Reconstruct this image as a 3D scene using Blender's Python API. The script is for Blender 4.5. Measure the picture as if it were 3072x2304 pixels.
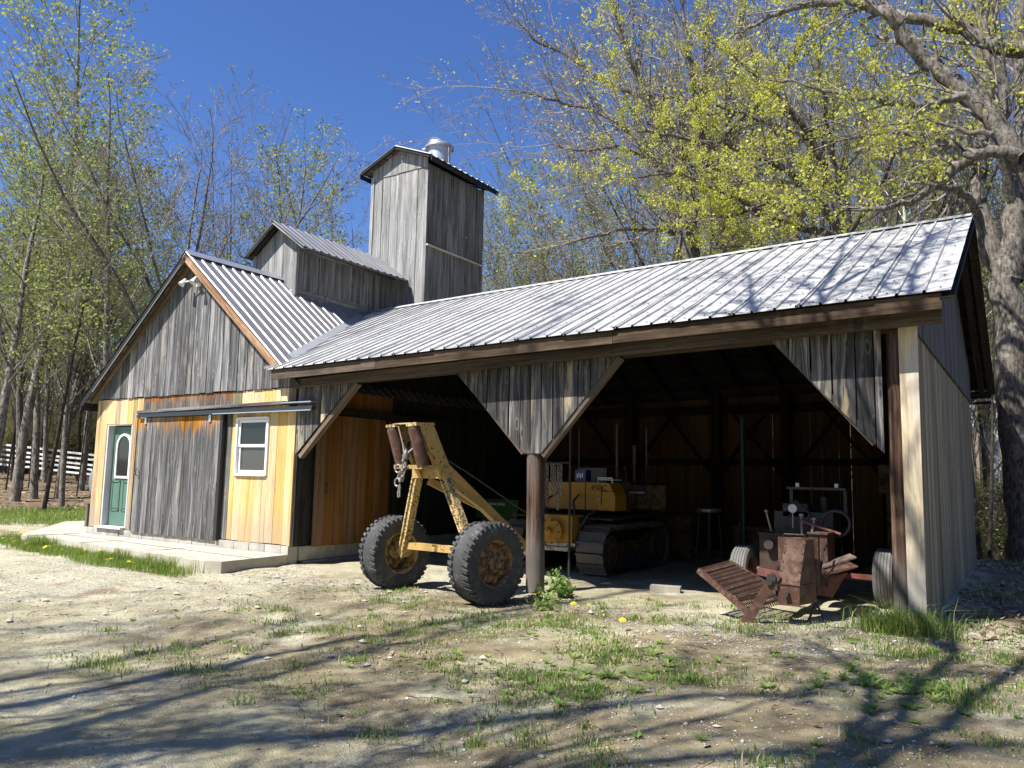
import bpy, math, random
import numpy as np
from mathutils import Vector, Matrix

R = math.radians
sc = bpy.context.scene
COL = sc.collection
for o in list(bpy.data.objects):
    bpy.data.objects.remove(o)

# ------------------------------------------------------------------ camera
F, YAW, TILT, ROLL = 2337.543, R(33.723), R(6.649), R(1.137)
CP = Vector((16.371, -8.811, 1.201))
fw = Vector((-math.sin(YAW) * math.cos(TILT), math.cos(YAW) * math.cos(TILT), math.sin(TILT)))
rt = Vector((math.cos(YAW), math.sin(YAW), 0))
up = rt.cross(fw)
r2 = rt * math.cos(ROLL) + up * math.sin(ROLL)
u2 = up * math.cos(ROLL) - rt * math.sin(ROLL)
cd = bpy.data.cameras.new('camera')
cam = bpy.data.objects.new('camera', cd)
COL.objects.link(cam)
cd.sensor_width = 36
cd.lens = F / 3072 * 36
cd.clip_start, cd.clip_end = .1, 2000
cam.matrix_world = Matrix(((r2.x, u2.x, -fw.x, CP.x), (r2.y, u2.y, -fw.y, CP.y), (r2.z, u2.z, -fw.z, CP.z), (0, 0, 0, 1)))
sc.camera = cam

# ------------------------------------------------------------------ sky, sun, exposure
SUN_EL, SUN_AZ = R(54), R(23)            # az measured from -Y towards -X
w = bpy.data.worlds.new('World')
sc.world = w
w.use_nodes = True
nt = w.node_tree
sky = nt.nodes.new('ShaderNodeTexSky')
sky.sky_type = 'NISHITA'
sky.sun_disc = False
sky.sun_elevation = SUN_EL
sky.sun_rotation = math.pi + SUN_AZ       # rotation from +Y, clockwise
sky.air_density, sky.dust_density, sky.ozone_density = 1.0, .1, 6.0
bg = nt.nodes['Background']
bg.inputs['Strength'].default_value = .084
hsn = nt.nodes.new('ShaderNodeHueSaturation')
hsn.inputs['Saturation'].default_value = 1.14
hsn.inputs['Hue'].default_value = .513
nt.links.new(sky.outputs[0], hsn.inputs['Color'])
nt.links.new(hsn.outputs[0], bg.inputs[0])
sd = bpy.data.lights.new('sun', 'SUN')
sun = bpy.data.objects.new('sun', sd)
COL.objects.link(sun)
sd.energy, sd.angle, sd.color = 5.0, R(.53), (1, .955, .88)
to_sun = Vector((-math.sin(SUN_AZ) * math.cos(SUN_EL), -math.cos(SUN_AZ) * math.cos(SUN_EL), math.sin(SUN_EL)))
sun.rotation_euler = to_sun.to_track_quat('Z', 'Y').to_euler()
sun.location = (0, -10, 30)
sc.view_settings.view_transform = 'Standard'
sc.view_settings.look = 'None'
sc.view_settings.exposure = 1.0
sc.view_settings.gamma = 1
sc.view_settings.use_curve_mapping = False
sc.cycles.max_bounces = 6
sc.cycles.transparent_max_bounces = 6

# ------------------------------------------------------------------ materials
class N:
    def __init__(s, name):
        s.m = bpy.data.materials.new(name)
        s.m.use_nodes = True
        s.t = s.m.node_tree
        s.b = s.t.nodes['Principled BSDF']
    def n(s, kind, **kw):
        x = s.t.nodes.new('ShaderNode' + kind)
        for k, v in kw.items():
            if k in x.inputs.keys() and not hasattr(x, k):
                s.set(x.inputs[k], v)
            elif hasattr(x, k):
                setattr(x, k, v)
        return x
    def set(s, sock, v):
        if isinstance(v, bpy.types.NodeSocket):
            s.t.links.new(v, sock)
        else:
            if hasattr(sock.default_value, '__len__') and len(sock.default_value) == 4 and len(v) == 3:
                v = (*v, 1)
            sock.default_value = v
    def math(s, op, a, b=None, c=None, clamp=False):
        x = s.t.nodes.new('ShaderNodeMath')
        x.operation = op
        x.use_clamp = clamp
        for i, v in enumerate((a, b, c)):
            if v is not None:
                s.set(x.inputs[i], v)
        return x.outputs[0]
    def mix(s, f, a, b, mode='MIX'):
        x = s.t.nodes.new('ShaderNodeMix')
        x.data_type = 'RGBA'
        x.blend_type = mode
        s.set(x.inputs[0], f)
        s.set(x.inputs[6], a)
        s.set(x.inputs[7], b)
        return x.outputs[2]
    def noise(s, vec, scale, detail=4, rough=.55, dist=0):
        x = s.t.nodes.new('ShaderNodeTexNoise')
        s.set(x.inputs['Vector'], vec)
        x.inputs['Scale'].default_value = scale
        x.inputs['Detail'].default_value = detail
        x.inputs['Roughness'].default_value = rough
        x.inputs['Distortion'].default_value = dist
        return x.outputs[0]
    def map(s, vec, scale=(1, 1, 1), loc=(0, 0, 0)):
        x = s.t.nodes.new('ShaderNodeMapping')
        s.set(x.inputs[0], vec)
        x.inputs['Scale'].default_value = scale
        x.inputs['Location'].default_value = loc
        return x.outputs[0]
    def ramp(s, f, stops):
        x = s.t.nodes.new('ShaderNodeValToRGB')
        s.set(x.inputs[0], f)
        e = x.color_ramp.elements
        while len(e) < len(stops):
            e.new(.5)
        for i, (p, c) in enumerate(stops):
            e[i].position = p
            if not hasattr(c, '__len__'):
                c = (c, c, c)
            e[i].color = (*c, 1)
        return x.outputs[0]
    def step(s, f, lo, hi):
        x = s.t.nodes.new('ShaderNodeMapRange')
        x.interpolation_type = 'SMOOTHSTEP'
        s.set(x.inputs[0], f)
        s.set(x.inputs[1], lo)
        s.set(x.inputs[2], hi)
        return x.outputs[0]
    def objvec(s, k=1.0):
        tc = s.t.nodes.new('ShaderNodeTexCoord')
        oi = s.t.nodes.new('ShaderNodeObjectInfo')
        s.rand = oi.outputs['Random']
        c = s.t.nodes.new('ShaderNodeCombineXYZ')
        for i, q in enumerate((71.3, 37.7, 53.9)):
            s.set(c.inputs[i], s.math('MULTIPLY', s.rand, q * k))
        v = s.t.nodes.new('ShaderNodeVectorMath')
        s.set(v.inputs[0], tc.outputs['Object'])
        s.set(v.inputs[1], c.outputs[0])
        s.raw = tc.outputs['Object']
        return v.outputs[0]
    def out(s, col=None, rough=None, metal=None, bump=None, bs=.3, bd=.01, spec=None):
        if col is not None: s.set(s.b.inputs['Base Color'], col)
        if rough is not None: s.set(s.b.inputs['Roughness'], rough)
        if metal is not None: s.set(s.b.inputs['Metallic'], metal)
        if spec is not None: s.set(s.b.inputs['Specular IOR Level'], spec)
        if bump is not None:
            x = s.t.nodes.new('ShaderNodeBump')
            x.inputs['Strength'].default_value = bs
            x.inputs['Distance'].default_value = bd
            s.set(x.inputs['Height'], bump)
            s.t.links.new(x.outputs[0], s.b.inputs['Normal'])
        return s.m

def wood(name, dark, mid, light, var=.35, bleed=None, bleed_len=.35, stain=None, stain_amt=0., knots=1., foot=None):
    """boards: grain runs along local z, local z = 0 is the board's top end"""
    s = N(name)
    v = s.objvec()
    warp = s.noise(s.map(v, (3, 3, .9)), 1.3, 3)
    gz = s.t.nodes.new('ShaderNodeVectorMath')
    s.set(gz.inputs[0], v)
    cx = s.t.nodes.new('ShaderNodeCombineXYZ')
    s.set(cx.inputs[0], s.math('MULTIPLY', warp, .16))
    s.set(gz.inputs[1], cx.outputs[0])
    gv = gz.outputs[0]
    broad = s.noise(s.map(gv, (9, 9, .55)), 1.0, 5, .6)
    fine = s.noise(s.map(gv, (85, 85, 1.6)), 1.0, 4, .65)
    g = s.math('ADD', s.math('MULTIPLY', broad, .62), s.math('MULTIPLY', fine, .42))
    g = s.math('ADD', g, s.math('MULTIPLY', s.math('SUBTRACT', s.noise(s.map(gv, (34, 34, .5), (2, 5, 8)), 1.0, 3, .6), .5), .55))
    col = s.ramp(g, [(.36, dark), (.53, mid), (.70, light)])
    if stain is not None:
        f = s.step(s.noise(s.map(v, (4.5, 4.5, .7), (3, 7, 1)), 1.0, 5, .62), .56, .66)
        col = s.mix(s.math('MULTIPLY', f, stain_amt), col, stain)
    kv = s.t.nodes.new('ShaderNodeTexVoronoi')
    s.set(kv.inputs['Vector'], s.map(v, (6.5, .4, 2.4)))
    kv.inputs['Scale'].default_value = 1
    kd = kv.outputs['Distance']
    core = s.math('SUBTRACT', 1, s.step(kd, .06, .15))
    ring = s.math('MULTIPLY', s.math('SUBTRACT', 1, s.step(kd, .12, .38)), s.math('MULTIPLY', s.math('ADD', s.math('SINE', s.math('MULTIPLY', kd, 42)), 1), .3))
    col = s.mix(s.math('MULTIPLY', ring, .55 * knots), col, light)
    col = s.mix(s.math('MULTIPLY', core, .75 * knots), col, dark)
    sp = s.t.nodes.new('ShaderNodeSeparateXYZ')
    s.set(sp.inputs[0], s.raw)
    z = sp.outputs[2]
    if bleed is not None:
        jag = s.noise(s.map(v, (38, 38, .8), (5, 1, 2)), 1.0, 4, .7)
        jag2 = s.noise(s.map(v, (6, 6, .2), (9, 1, 2)), 1.0, 2)
        e = s.math('ADD', s.math('ADD', s.math('DIVIDE', z, bleed_len), 1.0), s.math('ADD', s.math('MULTIPLY', s.math('SUBTRACT', jag, .5), 2.6), s.math('MULTIPLY', s.math('SUBTRACT', jag2, .5), 3.0)))
        f = s.step(e, .42, .82)
        bc = s.mix(s.step(jag2, .4, .62), bleed, tuple(c * .38 for c in bleed))
        col = s.mix(s.math('MULTIPLY', f, .9), col, bc)
    if foot is not None:
        geo = s.t.nodes.new('ShaderNodeNewGeometry')
        sp2 = s.t.nodes.new('ShaderNodeSeparateXYZ')
        s.set(sp2.inputs[0], geo.outputs['Position'])
        jg = s.noise(s.map(v, (14, 14, .6)), 1.0, 4, .7)
        f = s.step(s.math('ADD', sp2.outputs[2], s.math('MULTIPLY', jg, -.9)), .25, -.35)
        col = s.mix(s.math('MULTIPLY', f, .8), col, foot)
    br = s.math('ADD', s.math('MULTIPLY', s.math('FRACT', s.math('MULTIPLY', s.rand, 17.3)), var), 1 - var * .55)
    hs = s.t.nodes.new('ShaderNodeHueSaturation')
    s.set(hs.inputs['Color'], col)
    s.set(hs.inputs['Value'], br)
    s.set(hs.inputs['Saturation'], s.math('ADD', .8, s.math('MULTIPLY', s.math('FRACT', s.math('MULTIPLY', s.rand, 7.7)), .4)))
    return s.out(hs.outputs[0], .82, 0, g, .55, .006, .25)

def paint(name, col, rough=.5, rust=None, amt=0., scale=18., metal=0., bump=.25, lo=.5, hi=.58, dust=None):
    s = N(name)
    v = s.objvec(.2)
    n1 = s.noise(v, scale, 7, .68, .4)
    n2 = s.noise(v, 3.1, 4, .6)
    c = s.mix(n2, tuple(x * .82 for x in col), tuple(min(1, x * 1.16) for x in col))
    rg = rough
    if rust is not None:
        f = s.step(s.math('ADD', n1, s.math('MULTIPLY', s.math('SUBTRACT', n2, .5), .35)), lo, hi)
        f = s.math('MULTIPLY', f, amt)
        rc = s.mix(s.noise(v, 40, 4), tuple(x * .5 for x in rust), rust)
        c = s.mix(f, c, rc)
        rg = s.math('ADD', rough, s.math('MULTIPLY', f, .9 - rough))
    if dust is not None:
        f = s.step(s.noise(v, 6, 6, .65), .45, .75)
        c = s.mix(s.math('MULTIPLY', f, .55), c, dust)
    return s.out(c, rg, metal, n1, bump, .006)

M = {}
M['gable'] = wood('weathered grey boards with bare tops', (.032, .032, .034), (.13, .13, .132), (.335, .332, .325), .75, (.50, .27, .12), .42, (.36, .32, .25), .55)
M['gable0'] = wood('weathered grey boards', (.032, .032, .034), (.13, .13, .132), (.335, .332, .325), .75, None, .3, (.36, .32, .26), .55)
M['grey'] = wood('grey boards', (.05, .05, .05), (.15, .147, .143), (.33, .325, .315), .42, None, .3, (.4, .36, .29), .3, .8)
M['tower'] = wood('pale grey tower boards', (.11, .108, .105), (.25, .248, .24), (.42, .415, .40), .22, None, .3, (.10, .10, .10), .6, .9)
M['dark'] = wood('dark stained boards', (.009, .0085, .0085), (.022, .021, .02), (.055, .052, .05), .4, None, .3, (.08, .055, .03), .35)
M['brace'] = wood('dark boards with bare tan streaks', (.022, .021, .021), (.09, .087, .083), (.32, .305, .28), .55, (.09, .05, .025), .2, (.52, .42, .26), .7)
M['grey2'] = wood('dull grey end boards', (.03, .029, .027), (.075, .072, .066), (.15, .145, .135), .42, None, .3, (.1, .09, .07), .3)
M['header'] = wood('brown stained header boards', (.05, .04, .034), (.12, .10, .085), (.25, .22, .19), .45, (.34, .13, .035), .22, (.36, .22, .1), .4)
M['door'] = wood('sliding door boards', (.03, .03, .031), (.10, .10, .10), (.29, .285, .272), .55, (.62, .28, .06), .42, (.27, .22, .17), .4, 1.0)
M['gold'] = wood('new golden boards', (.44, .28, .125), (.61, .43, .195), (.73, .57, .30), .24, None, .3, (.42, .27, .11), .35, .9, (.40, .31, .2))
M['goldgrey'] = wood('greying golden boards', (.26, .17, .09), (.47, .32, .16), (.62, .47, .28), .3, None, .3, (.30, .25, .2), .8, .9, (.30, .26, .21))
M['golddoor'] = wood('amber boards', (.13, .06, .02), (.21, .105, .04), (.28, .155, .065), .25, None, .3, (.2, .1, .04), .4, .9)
M['tan'] = wood('pale tan boards', (.40, .32, .22), (.56, .47, .34), (.68, .60, .47), .22, None, .3, (.45, .42, .38), .7, .6, (.34, .33, .31))
M['wall'] = wood('greyed tan wall boards', (.085, .071, .042), (.225, .195, .122), (.37, .325, .215), .5, None, .3, (.14, .13, .115), .6, .5)
M['beam'] = wood('brown eave timber', (.03, .02, .014), (.07, .048, .033), (.13, .095, .065), .3, None, .3, (.05, .04, .03), .6)
M['trim'] = wood('brown trim timber', (.07, .052, .038), (.15, .115, .085), (.25, .20, .155), .3, None, .3, (.15, .13, .11), .5)
M['orange'] = wood('orange rake board', (.15, .085, .05), (.31, .2, .13), (.55, .43, .31), .3)
M['post'] = wood('brown round post', (.025, .015, .011), (.12, .066, .044), (.28, .185, .13), .2, None, .3, (.16, .15, .14), .5, .3, (.15, .135, .12))
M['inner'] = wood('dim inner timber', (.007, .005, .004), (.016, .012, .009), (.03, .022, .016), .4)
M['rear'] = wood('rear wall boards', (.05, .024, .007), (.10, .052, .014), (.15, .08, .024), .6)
M['rail'] = wood('whitewashed rail', (.55, .55, .52), (.72, .72, .69), (.82, .82, .8), .15)

def metal_roof(name, col, rough, dirt, metal=.35):
    s = N(name)
    v = s.objvec(.3)
    n = s.noise(s.map(v, (1.2, 1.2, 1.2)), 2.2, 5, .6)
    n2 = s.noise(s.map(v, (30, 2.0, 2.0)), 1, 4, .6)
    sp = s.noise(v, 160, 3, .6)
    c = s.mix(s.step(n, .38, .62), col, tuple(x * .84 for x in col))
    c = s.mix(s.math('MULTIPLY', s.step(s.noise(v, .9, 5, .65), .5, .62), .5), c, tuple(x * .78 for x in col))
    c = s.mix(s.math('MULTIPLY', s.step(n2, .5, .8), dirt), c, (.22, .2, .18))
    c = s.mix(s.math('MULTIPLY', sp, .25), c, tuple(x * .7 for x in col))
    br = s.math('ADD', .9, s.math('MULTIPLY', s.rand, .16))
    hs = s.t.nodes.new('ShaderNodeHueSaturation')
    s.set(hs.inputs['Color'], c)
    s.set(hs.inputs['Value'], br)
    return s.out(hs.outputs[0], s.math('ADD', rough, s.math('MULTIPLY', n, .15)), metal, n, .12, .02)
M['roof'] = metal_roof('galvanised sheet', (.27, .27, .285), .40, .35, .4)
M['shedroof'] = metal_roof('white galvanised sheet', (.50, .50, .49), .5, .5, .12)
M['flash'] = paint('zinc flashing', (.42, .44, .47), .45, None, 0, 18, .6)
M['under'] = paint('underside of sheet darkened for shade', (.022, .021, .02), .7)  # near-black tone puts the shade under the roofs into the colour
M['chimney'] = paint('galvanised flue', (.55, .57, .59), .38, None, 0, 18, .55)
M['yellow'] = paint('worn yellow paint', (.47, .31, .10), .6, (.11, .06, .03), .9, 20, 0, .4, .58, .66)
M['yellow2'] = paint('chipped yellow paint', (.60, .45, .19), .65, (.085, .05, .035), .95, 36, 0, .5, .48, .55)
M['cat'] = paint('old machine yellow', (.36, .185, .012), .65, (.05, .028, .012), .8, 20, 0, .3, .58, .66)
M['rust'] = paint('brown rusted sheet steel', (.115, .058, .042), .42, (.26, .17, .12), .8, 11, .35, .35, .47, .62)
M['rustdark'] = paint('dark rusted plate', (.05, .026, .018), .6, (.09, .05, .035), .7, 12, .1)
M['catdark'] = paint('machine yellow darkened for shade', (.10, .055, .012), .6, (.03, .02, .014), .9, 10, 0, .3, .45, .6)  # darker copy of the yellow, the shed's shade put into its colour
M['rustred'] = paint('faded red steel', (.20, .06, .045), .6, (.12, .07, .05), .8, 16, 0, .3, .48, .56)
M['steel'] = paint('dull bare steel', (.30, .29, .28), .45, (.12, .08, .06), .7, 22, .7)
M['darksteel'] = paint('dark greasy steel', (.045, .043, .042), .5, (.09, .06, .045), .6, 18, .3)
M['tracksteel'] = paint('muddy track steel', (.10, .088, .075), .6, (.22, .18, .13), .7, 12, .2)
M['rimdark'] = paint('dark rusted rim', (.27, .155, .075), .65, (.09, .055, .035), .8, 16, 0, .4, .46, .56)
M['rubber'] = paint('weathered tyre rubber', (.055, .055, .055), .85, (.24, .23, .215), .75, 9, 0, .4, .5, .75)
M['rubber2'] = paint('grey dried tyre rubber', (.16, .157, .148), .9, (.26, .25, .23), .6, 30, 0, .4, .45, .7)
M['rim'] = paint('rusty yellow rim', (.50, .35, .13), .6, (.14, .075, .04), .8, 14, 0, .4, .46, .56)
M['white'] = paint('white vinyl', (.80, .80, .79), .4)
M['black'] = paint('black track steel', (.018, .018, .019), .4)
M['blackbox'] = paint('black coated steel', (.025, .026, .03), .3)
M['silver'] = paint('bright steel', (.62, .62, .62), .3, None, 0, 18, .8)
M['doorgreen'] = paint('sage green door paint', (.085, .165, .125), .5)
M['jamb'] = paint('pale grey jamb paint', (.52, .53, .54), .5)
M['blue'] = paint('blue box print', (.012, .028, .17), .5)
M['grnpole'] = paint('green pole paint', (.008, .055, .04), .5)
M['grn'] = paint('tractor green paint', (.01, .06, .012), .4)
M['tank'] = paint('grey tank paint', (.17, .19, .22), .45, None, 0)
M['tinwhite'] = paint('white print', (.75, .75, .72), .6)
M['ink'] = paint('black print', (.012, .012, .012), .6)
M['hose'] = paint('black hose', (.03, .03, .032), .4)
M['gauge'] = paint('gauge face', (.7, .7, .66), .4)
M['chain'] = paint('grey chain', (.33, .31, .29), .5, (.15, .1, .07), .7, 40, .5)
M['rope'] = paint('pale rope', (.52, .47, .38), .85)

def concrete(name, a, b):
    s = N(name)
    v = s.objvec(.3)
    n = s.noise(v, 3.5, 6, .62)
    n2 = s.noise(v, 60, 4, .6)
    c = s.mix(s.step(n, .35, .68), a, b)
    c = s.mix(s.math('MULTIPLY', n2, .3), c, tuple(x * .6 for x in a))
    return s.out(c, .9, 0, s.math('ADD', n, s.math('MULTIPLY', n2, .3)), .4, .012)
M['slab'] = concrete('old concrete', (.50, .46, .38), (.36, .335, .28))
M['block'] = concrete('cement block', (.44, .42, .37), (.30, .28, .24))

s = N('window glass')
s.out((.012, .014, .017), .06, 0)
s.b.inputs['Specular IOR Level'].default_value = .5
M['glass'] = s.m
s = N('screen glass')
s.out((.06, .062, .065), .12, 0)
M['screen'] = s.m

def bark(name, a, b, lichen=None, la=.5):
    s = N(name)
    v = s.objvec(.4)
    n = s.noise(s.map(v, (1, 1, .28)), 22, 6, .65, .3)
    c = s.ramp(n, [(.38, a), (.60, b)])
    if lichen is not None:
        f = s.step(s.noise(v, 5.5, 6, .65), .54, .62)
        c = s.mix(s.math('MULTIPLY', f, la), c, lichen)
    return s.out(c, .92, 0, n, .8, .03, .15)
M['bark'] = bark('grey bark', (.045, .038, .032), (.17, .152, .13), (.26, .215, .19), .5)
M['barkbig'] = bark('maple bark', (.05, .043, .036), (.185, .165, .14), (.29, .285, .25), .55)
M['barkdark'] = bark('dark bark', (.022, .019, .016), (.065, .058, .05), (.14, .14, .12), .35)
M['barkpale'] = bark('pale grey bark', (.06, .052, .044), (.27, .245, .21), (.34, .33, .30), .5)
M['birch'] = bark('white birch bark', (.42, .40, .37), (.72, .70, .66), (.06, .055, .05), .7)
M['twig'] = bark('twig bark', (.13, .112, .095), (.30, .27, .24))
M['twigbrown'] = bark('brown twig bark', (.12, .085, .055), (.27, .20, .135))

def leaf(name, a, b, trans=.45):
    s = N(name)
    geo = s.t.nodes.new('ShaderNodeNewGeometry')
    c = s.mix(geo.outputs['Random Per Island'], a, b)
    s.set(s.b.inputs['Base Color'], c)
    s.b.inputs['Roughness'].default_value = .6
    s.b.inputs['Specular IOR Level'].default_value = .25
    tr = s.t.nodes.new('ShaderNodeBsdfTranslucent')
    s.set(tr.inputs[0], s.mix(.35, c, (.5, .6, .08)))
    mx = s.t.nodes.new('ShaderNodeMixShader')
    mx.inputs[0].default_value = trans
    s.t.links.new(s.b.outputs[0], mx.inputs[1])
    s.t.links.new(tr.outputs[0], mx.inputs[2])
    s.t.links.new(mx.outputs[0], s.t.nodes['Material Output'].inputs[0])
    return s.m
M['leafpale'] = leaf('pale spring leaf', (.34, .37, .14), (.14, .19, .06))
M['leafgreen'] = leaf('fresh green leaf', (.10, .19, .035), (.17, .25, .05))
M['leafyellow'] = leaf('yellow green maple flower', (.60, .57, .10), (.42, .44, .07))
M['leafbrown'] = leaf('brown bud', (.24, .17, .09), (.18, .19, .07), .3)
M['needle'] = leaf('evergreen needle', (.03, .06, .025), (.05, .09, .03), .2)
M['grass'] = leaf('grass blade', (.10, .20, .03), (.18, .27, .06))
M['grassdry'] = leaf('dry grass blade', (.48, .42, .24), (.32, .30, .14), .3)
M['weed'] = leaf('weed leaf', (.16, .27, .07), (.24, .36, .10))
M['weedpale'] = leaf('pale weed leaf', (.34, .42, .16), (.24, .34, .1))
M['dandelion'] = leaf('dandelion petals', (.75, .62, .02), (.8, .7, .05), .2)
M['deadleaf'] = leaf('dead leaf', (.26, .17, .10), (.40, .33, .24), .15)
M['chips'] = leaf('wood chips and bark', (.16, .10, .075), (.36, .29, .23), .02)

s = N('dirt and gravel')
tc = s.t.nodes.new('ShaderNodeTexCoord')
P = tc.outputs['Object']
at = s.t.nodes.new('ShaderNodeAttribute')
at.attribute_name = 'zone'
sp = s.t.nodes.new('ShaderNodeSeparateColor')
s.set(sp.inputs[0], at.outputs['Color'])
zl, zg_, zb_ = sp.outputs[0], sp.outputs[1], sp.outputs[2]
big = s.noise(P, .55, 5, .6)
medn = s.noise(P, 2.6, 6, .65)
fin = s.noise(P, 26, 6, .7)
vor = s.t.nodes.new('ShaderNodeTexVoronoi')
s.set(vor.inputs['Vector'], P)
vor.inputs['Scale'].default_value = 46
peb = vor.outputs['Distance']
pebc = s.t.nodes.new('ShaderNodeSeparateColor')
s.set(pebc.inputs[0], vor.outputs['Color'])
vor2 = s.t.nodes.new('ShaderNodeTexVoronoi')
s.set(vor2.inputs['Vector'], P)
vor2.inputs['Scale'].default_value = 105
dirt = s.ramp(medn, [(.30, (.29, .235, .145)), (.46, (.42, .385, .25)), (.68, (.52, .49, .335))])
grav = s.ramp(pebc.outputs[0], [(.1, (.33, .30, .23)), (.5, (.46, .445, .335)), (.9, (.62, .60, .47))])
c = s.mix(s.math('MULTIPLY', s.step(s.math('ADD', big, s.math('MULTIPLY', zb_, .35)), .44, .62), .75), dirt, grav)
c = s.mix(s.math('MULTIPLY', s.step(s.noise(P, 1.3, 6, .68), .52, .64), .65), c, (.25, .21, .10))
c = s.mix(s.math('MULTIPLY', s.step(s.noise(s.map(P, (1, 1, 1), (11, 3, 0)), .9, 5, .62), .57, .68), .7), c, (.22, .14, .085))
trk_ = s.noise(s.map(P, (.22, 2.3, 1), (3, 3, 0)), 1.0, 4, .6)
c = s.mix(s.math('MULTIPLY', s.step(trk_, .42, .62), .16), c, (.27, .245, .185))
soilf = s.math('MULTIPLY', at.outputs['Alpha'], s.step(s.noise(s.map(P, (1, 1, 1), (4, 9, 0)), 1.1, 6, .68), .36, .56))
c = s.mix(s.math('MULTIPLY', soilf, .95), c, s.ramp(medn, [(.35, (.15, .115, .068)), (.6, (.30, .25, .15))]))
c = s.mix(s.math('MULTIPLY', zg_, s.step(s.noise(P, 3.2, 5, .65), .38, .6)), c, (.17, .185, .07))
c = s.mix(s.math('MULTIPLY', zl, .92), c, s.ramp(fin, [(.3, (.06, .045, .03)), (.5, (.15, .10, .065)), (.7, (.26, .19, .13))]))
c = s.mix(s.math('MULTIPLY', s.step(fin, .35, .75), .35), c, s.mix(.5, c, (.1, .085, .06)))
h = s.math('ADD', s.math('MULTIPLY', s.noise(P, 70, 6, .75), .5), s.math('ADD', s.math('MULTIPLY', peb, -.30), s.math('MULTIPLY', vor2.outputs['Distance'], -.45)))
M['ground'] = s.out(c, .95, 0, h, .8, .022, .1)

s = N('small stones')
v = s.objvec()
geo = s.t.nodes.new('ShaderNodeNewGeometry')
s.out(s.ramp(geo.outputs['Random Per Island'], [(.1, (.24, .22, .19)), (.5, (.40, .37, .31)), (.9, (.60, .57, .51))]), .9)
M['stone'] = s.m

# ------------------------------------------------------------------ object helpers
WM = {}
def link(o, parent=None, world=None):
    COL.objects.link(o)
    world = world or Matrix.Identity(4)
    WM[o.name] = world.copy()
    if parent is not None:
        o.parent = parent
        o.matrix_local = WM[parent.name].inverted() @ world
    else:
        o.matrix_world = world
    return o
def tag(o, label, cat, group=None, kind=None):
    o['label'] = label
    o['category'] = cat
    if group: o['group'] = group
    if kind: o['kind'] = kind
    return o
def thing(name, loc, label, cat, group=None, parent=None):
    o = bpy.data.objects.new(name, None)
    o.empty_display_size = .2
    link(o, parent, Matrix.Translation(loc))
    if label: tag(o, label, cat, group)
    return o
def mesh(name, V, Fs, mats, parent=None, world=None, smooth=False, mi=None, kind=None):
    me = bpy.data.meshes.new(name)
    me.from_pydata([tuple(v) for v in V], [], [tuple(f) for f in Fs])
    for m in (mats if isinstance(mats, (list, tuple)) else [mats]):
        me.materials.append(m)
    if smooth: me.polygons.foreach_set('use_smooth', [True] * len(me.polygons))
    if mi is not None: me.polygons.foreach_set('material_index', mi)
    o = link(bpy.data.objects.new(name, me), parent, world)
    if kind: o['kind'] = kind
    return o
def npmesh(name, V, quads=None, tris=None, mats=(), qmi=None, tmi=None, smooth=False):
    me = bpy.data.meshes.new(name)
    V = np.asarray(V, np.float32)
    nq = 0 if quads is None else len(quads)
    ntr = 0 if tris is None else len(tris)
    me.vertices.add(len(V))
    me.vertices.foreach_set('co', V.ravel())
    idx = []
    if nq: idx.append(np.asarray(quads, np.int32).ravel())
    if ntr: idx.append(np.asarray(tris, np.int32).ravel())
    idx = np.concatenate(idx)
    me.loops.add(len(idx))
    me.loops.foreach_set('vertex_index', idx)
    me.polygons.add(nq + ntr)
    st = np.concatenate([np.arange(nq) * 4, nq * 4 + np.arange(ntr) * 3]).astype(np.int32)
    me.polygons.foreach_set('loop_start', st)
    me.polygons.foreach_set('loop_total', np.concatenate([np.full(nq, 4), np.full(ntr, 3)]).astype(np.int32))
    for m in mats: me.materials.append(m)
    if qmi is not None or tmi is not None:
        a = np.concatenate([np.zeros(nq, np.int32) if qmi is None else np.asarray(qmi, np.int32), np.zeros(ntr, np.int32) if tmi is None else np.asarray(tmi, np.int32)])
        me.polygons.foreach_set('material_index', a)
    if smooth: me.polygons.foreach_set('use_smooth', np.ones(nq + ntr, bool))
    me.update(calc_edges=True)
    me.validate()
    return me

rng = random.Random(7)
nrg = np.random.default_rng(11)

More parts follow.
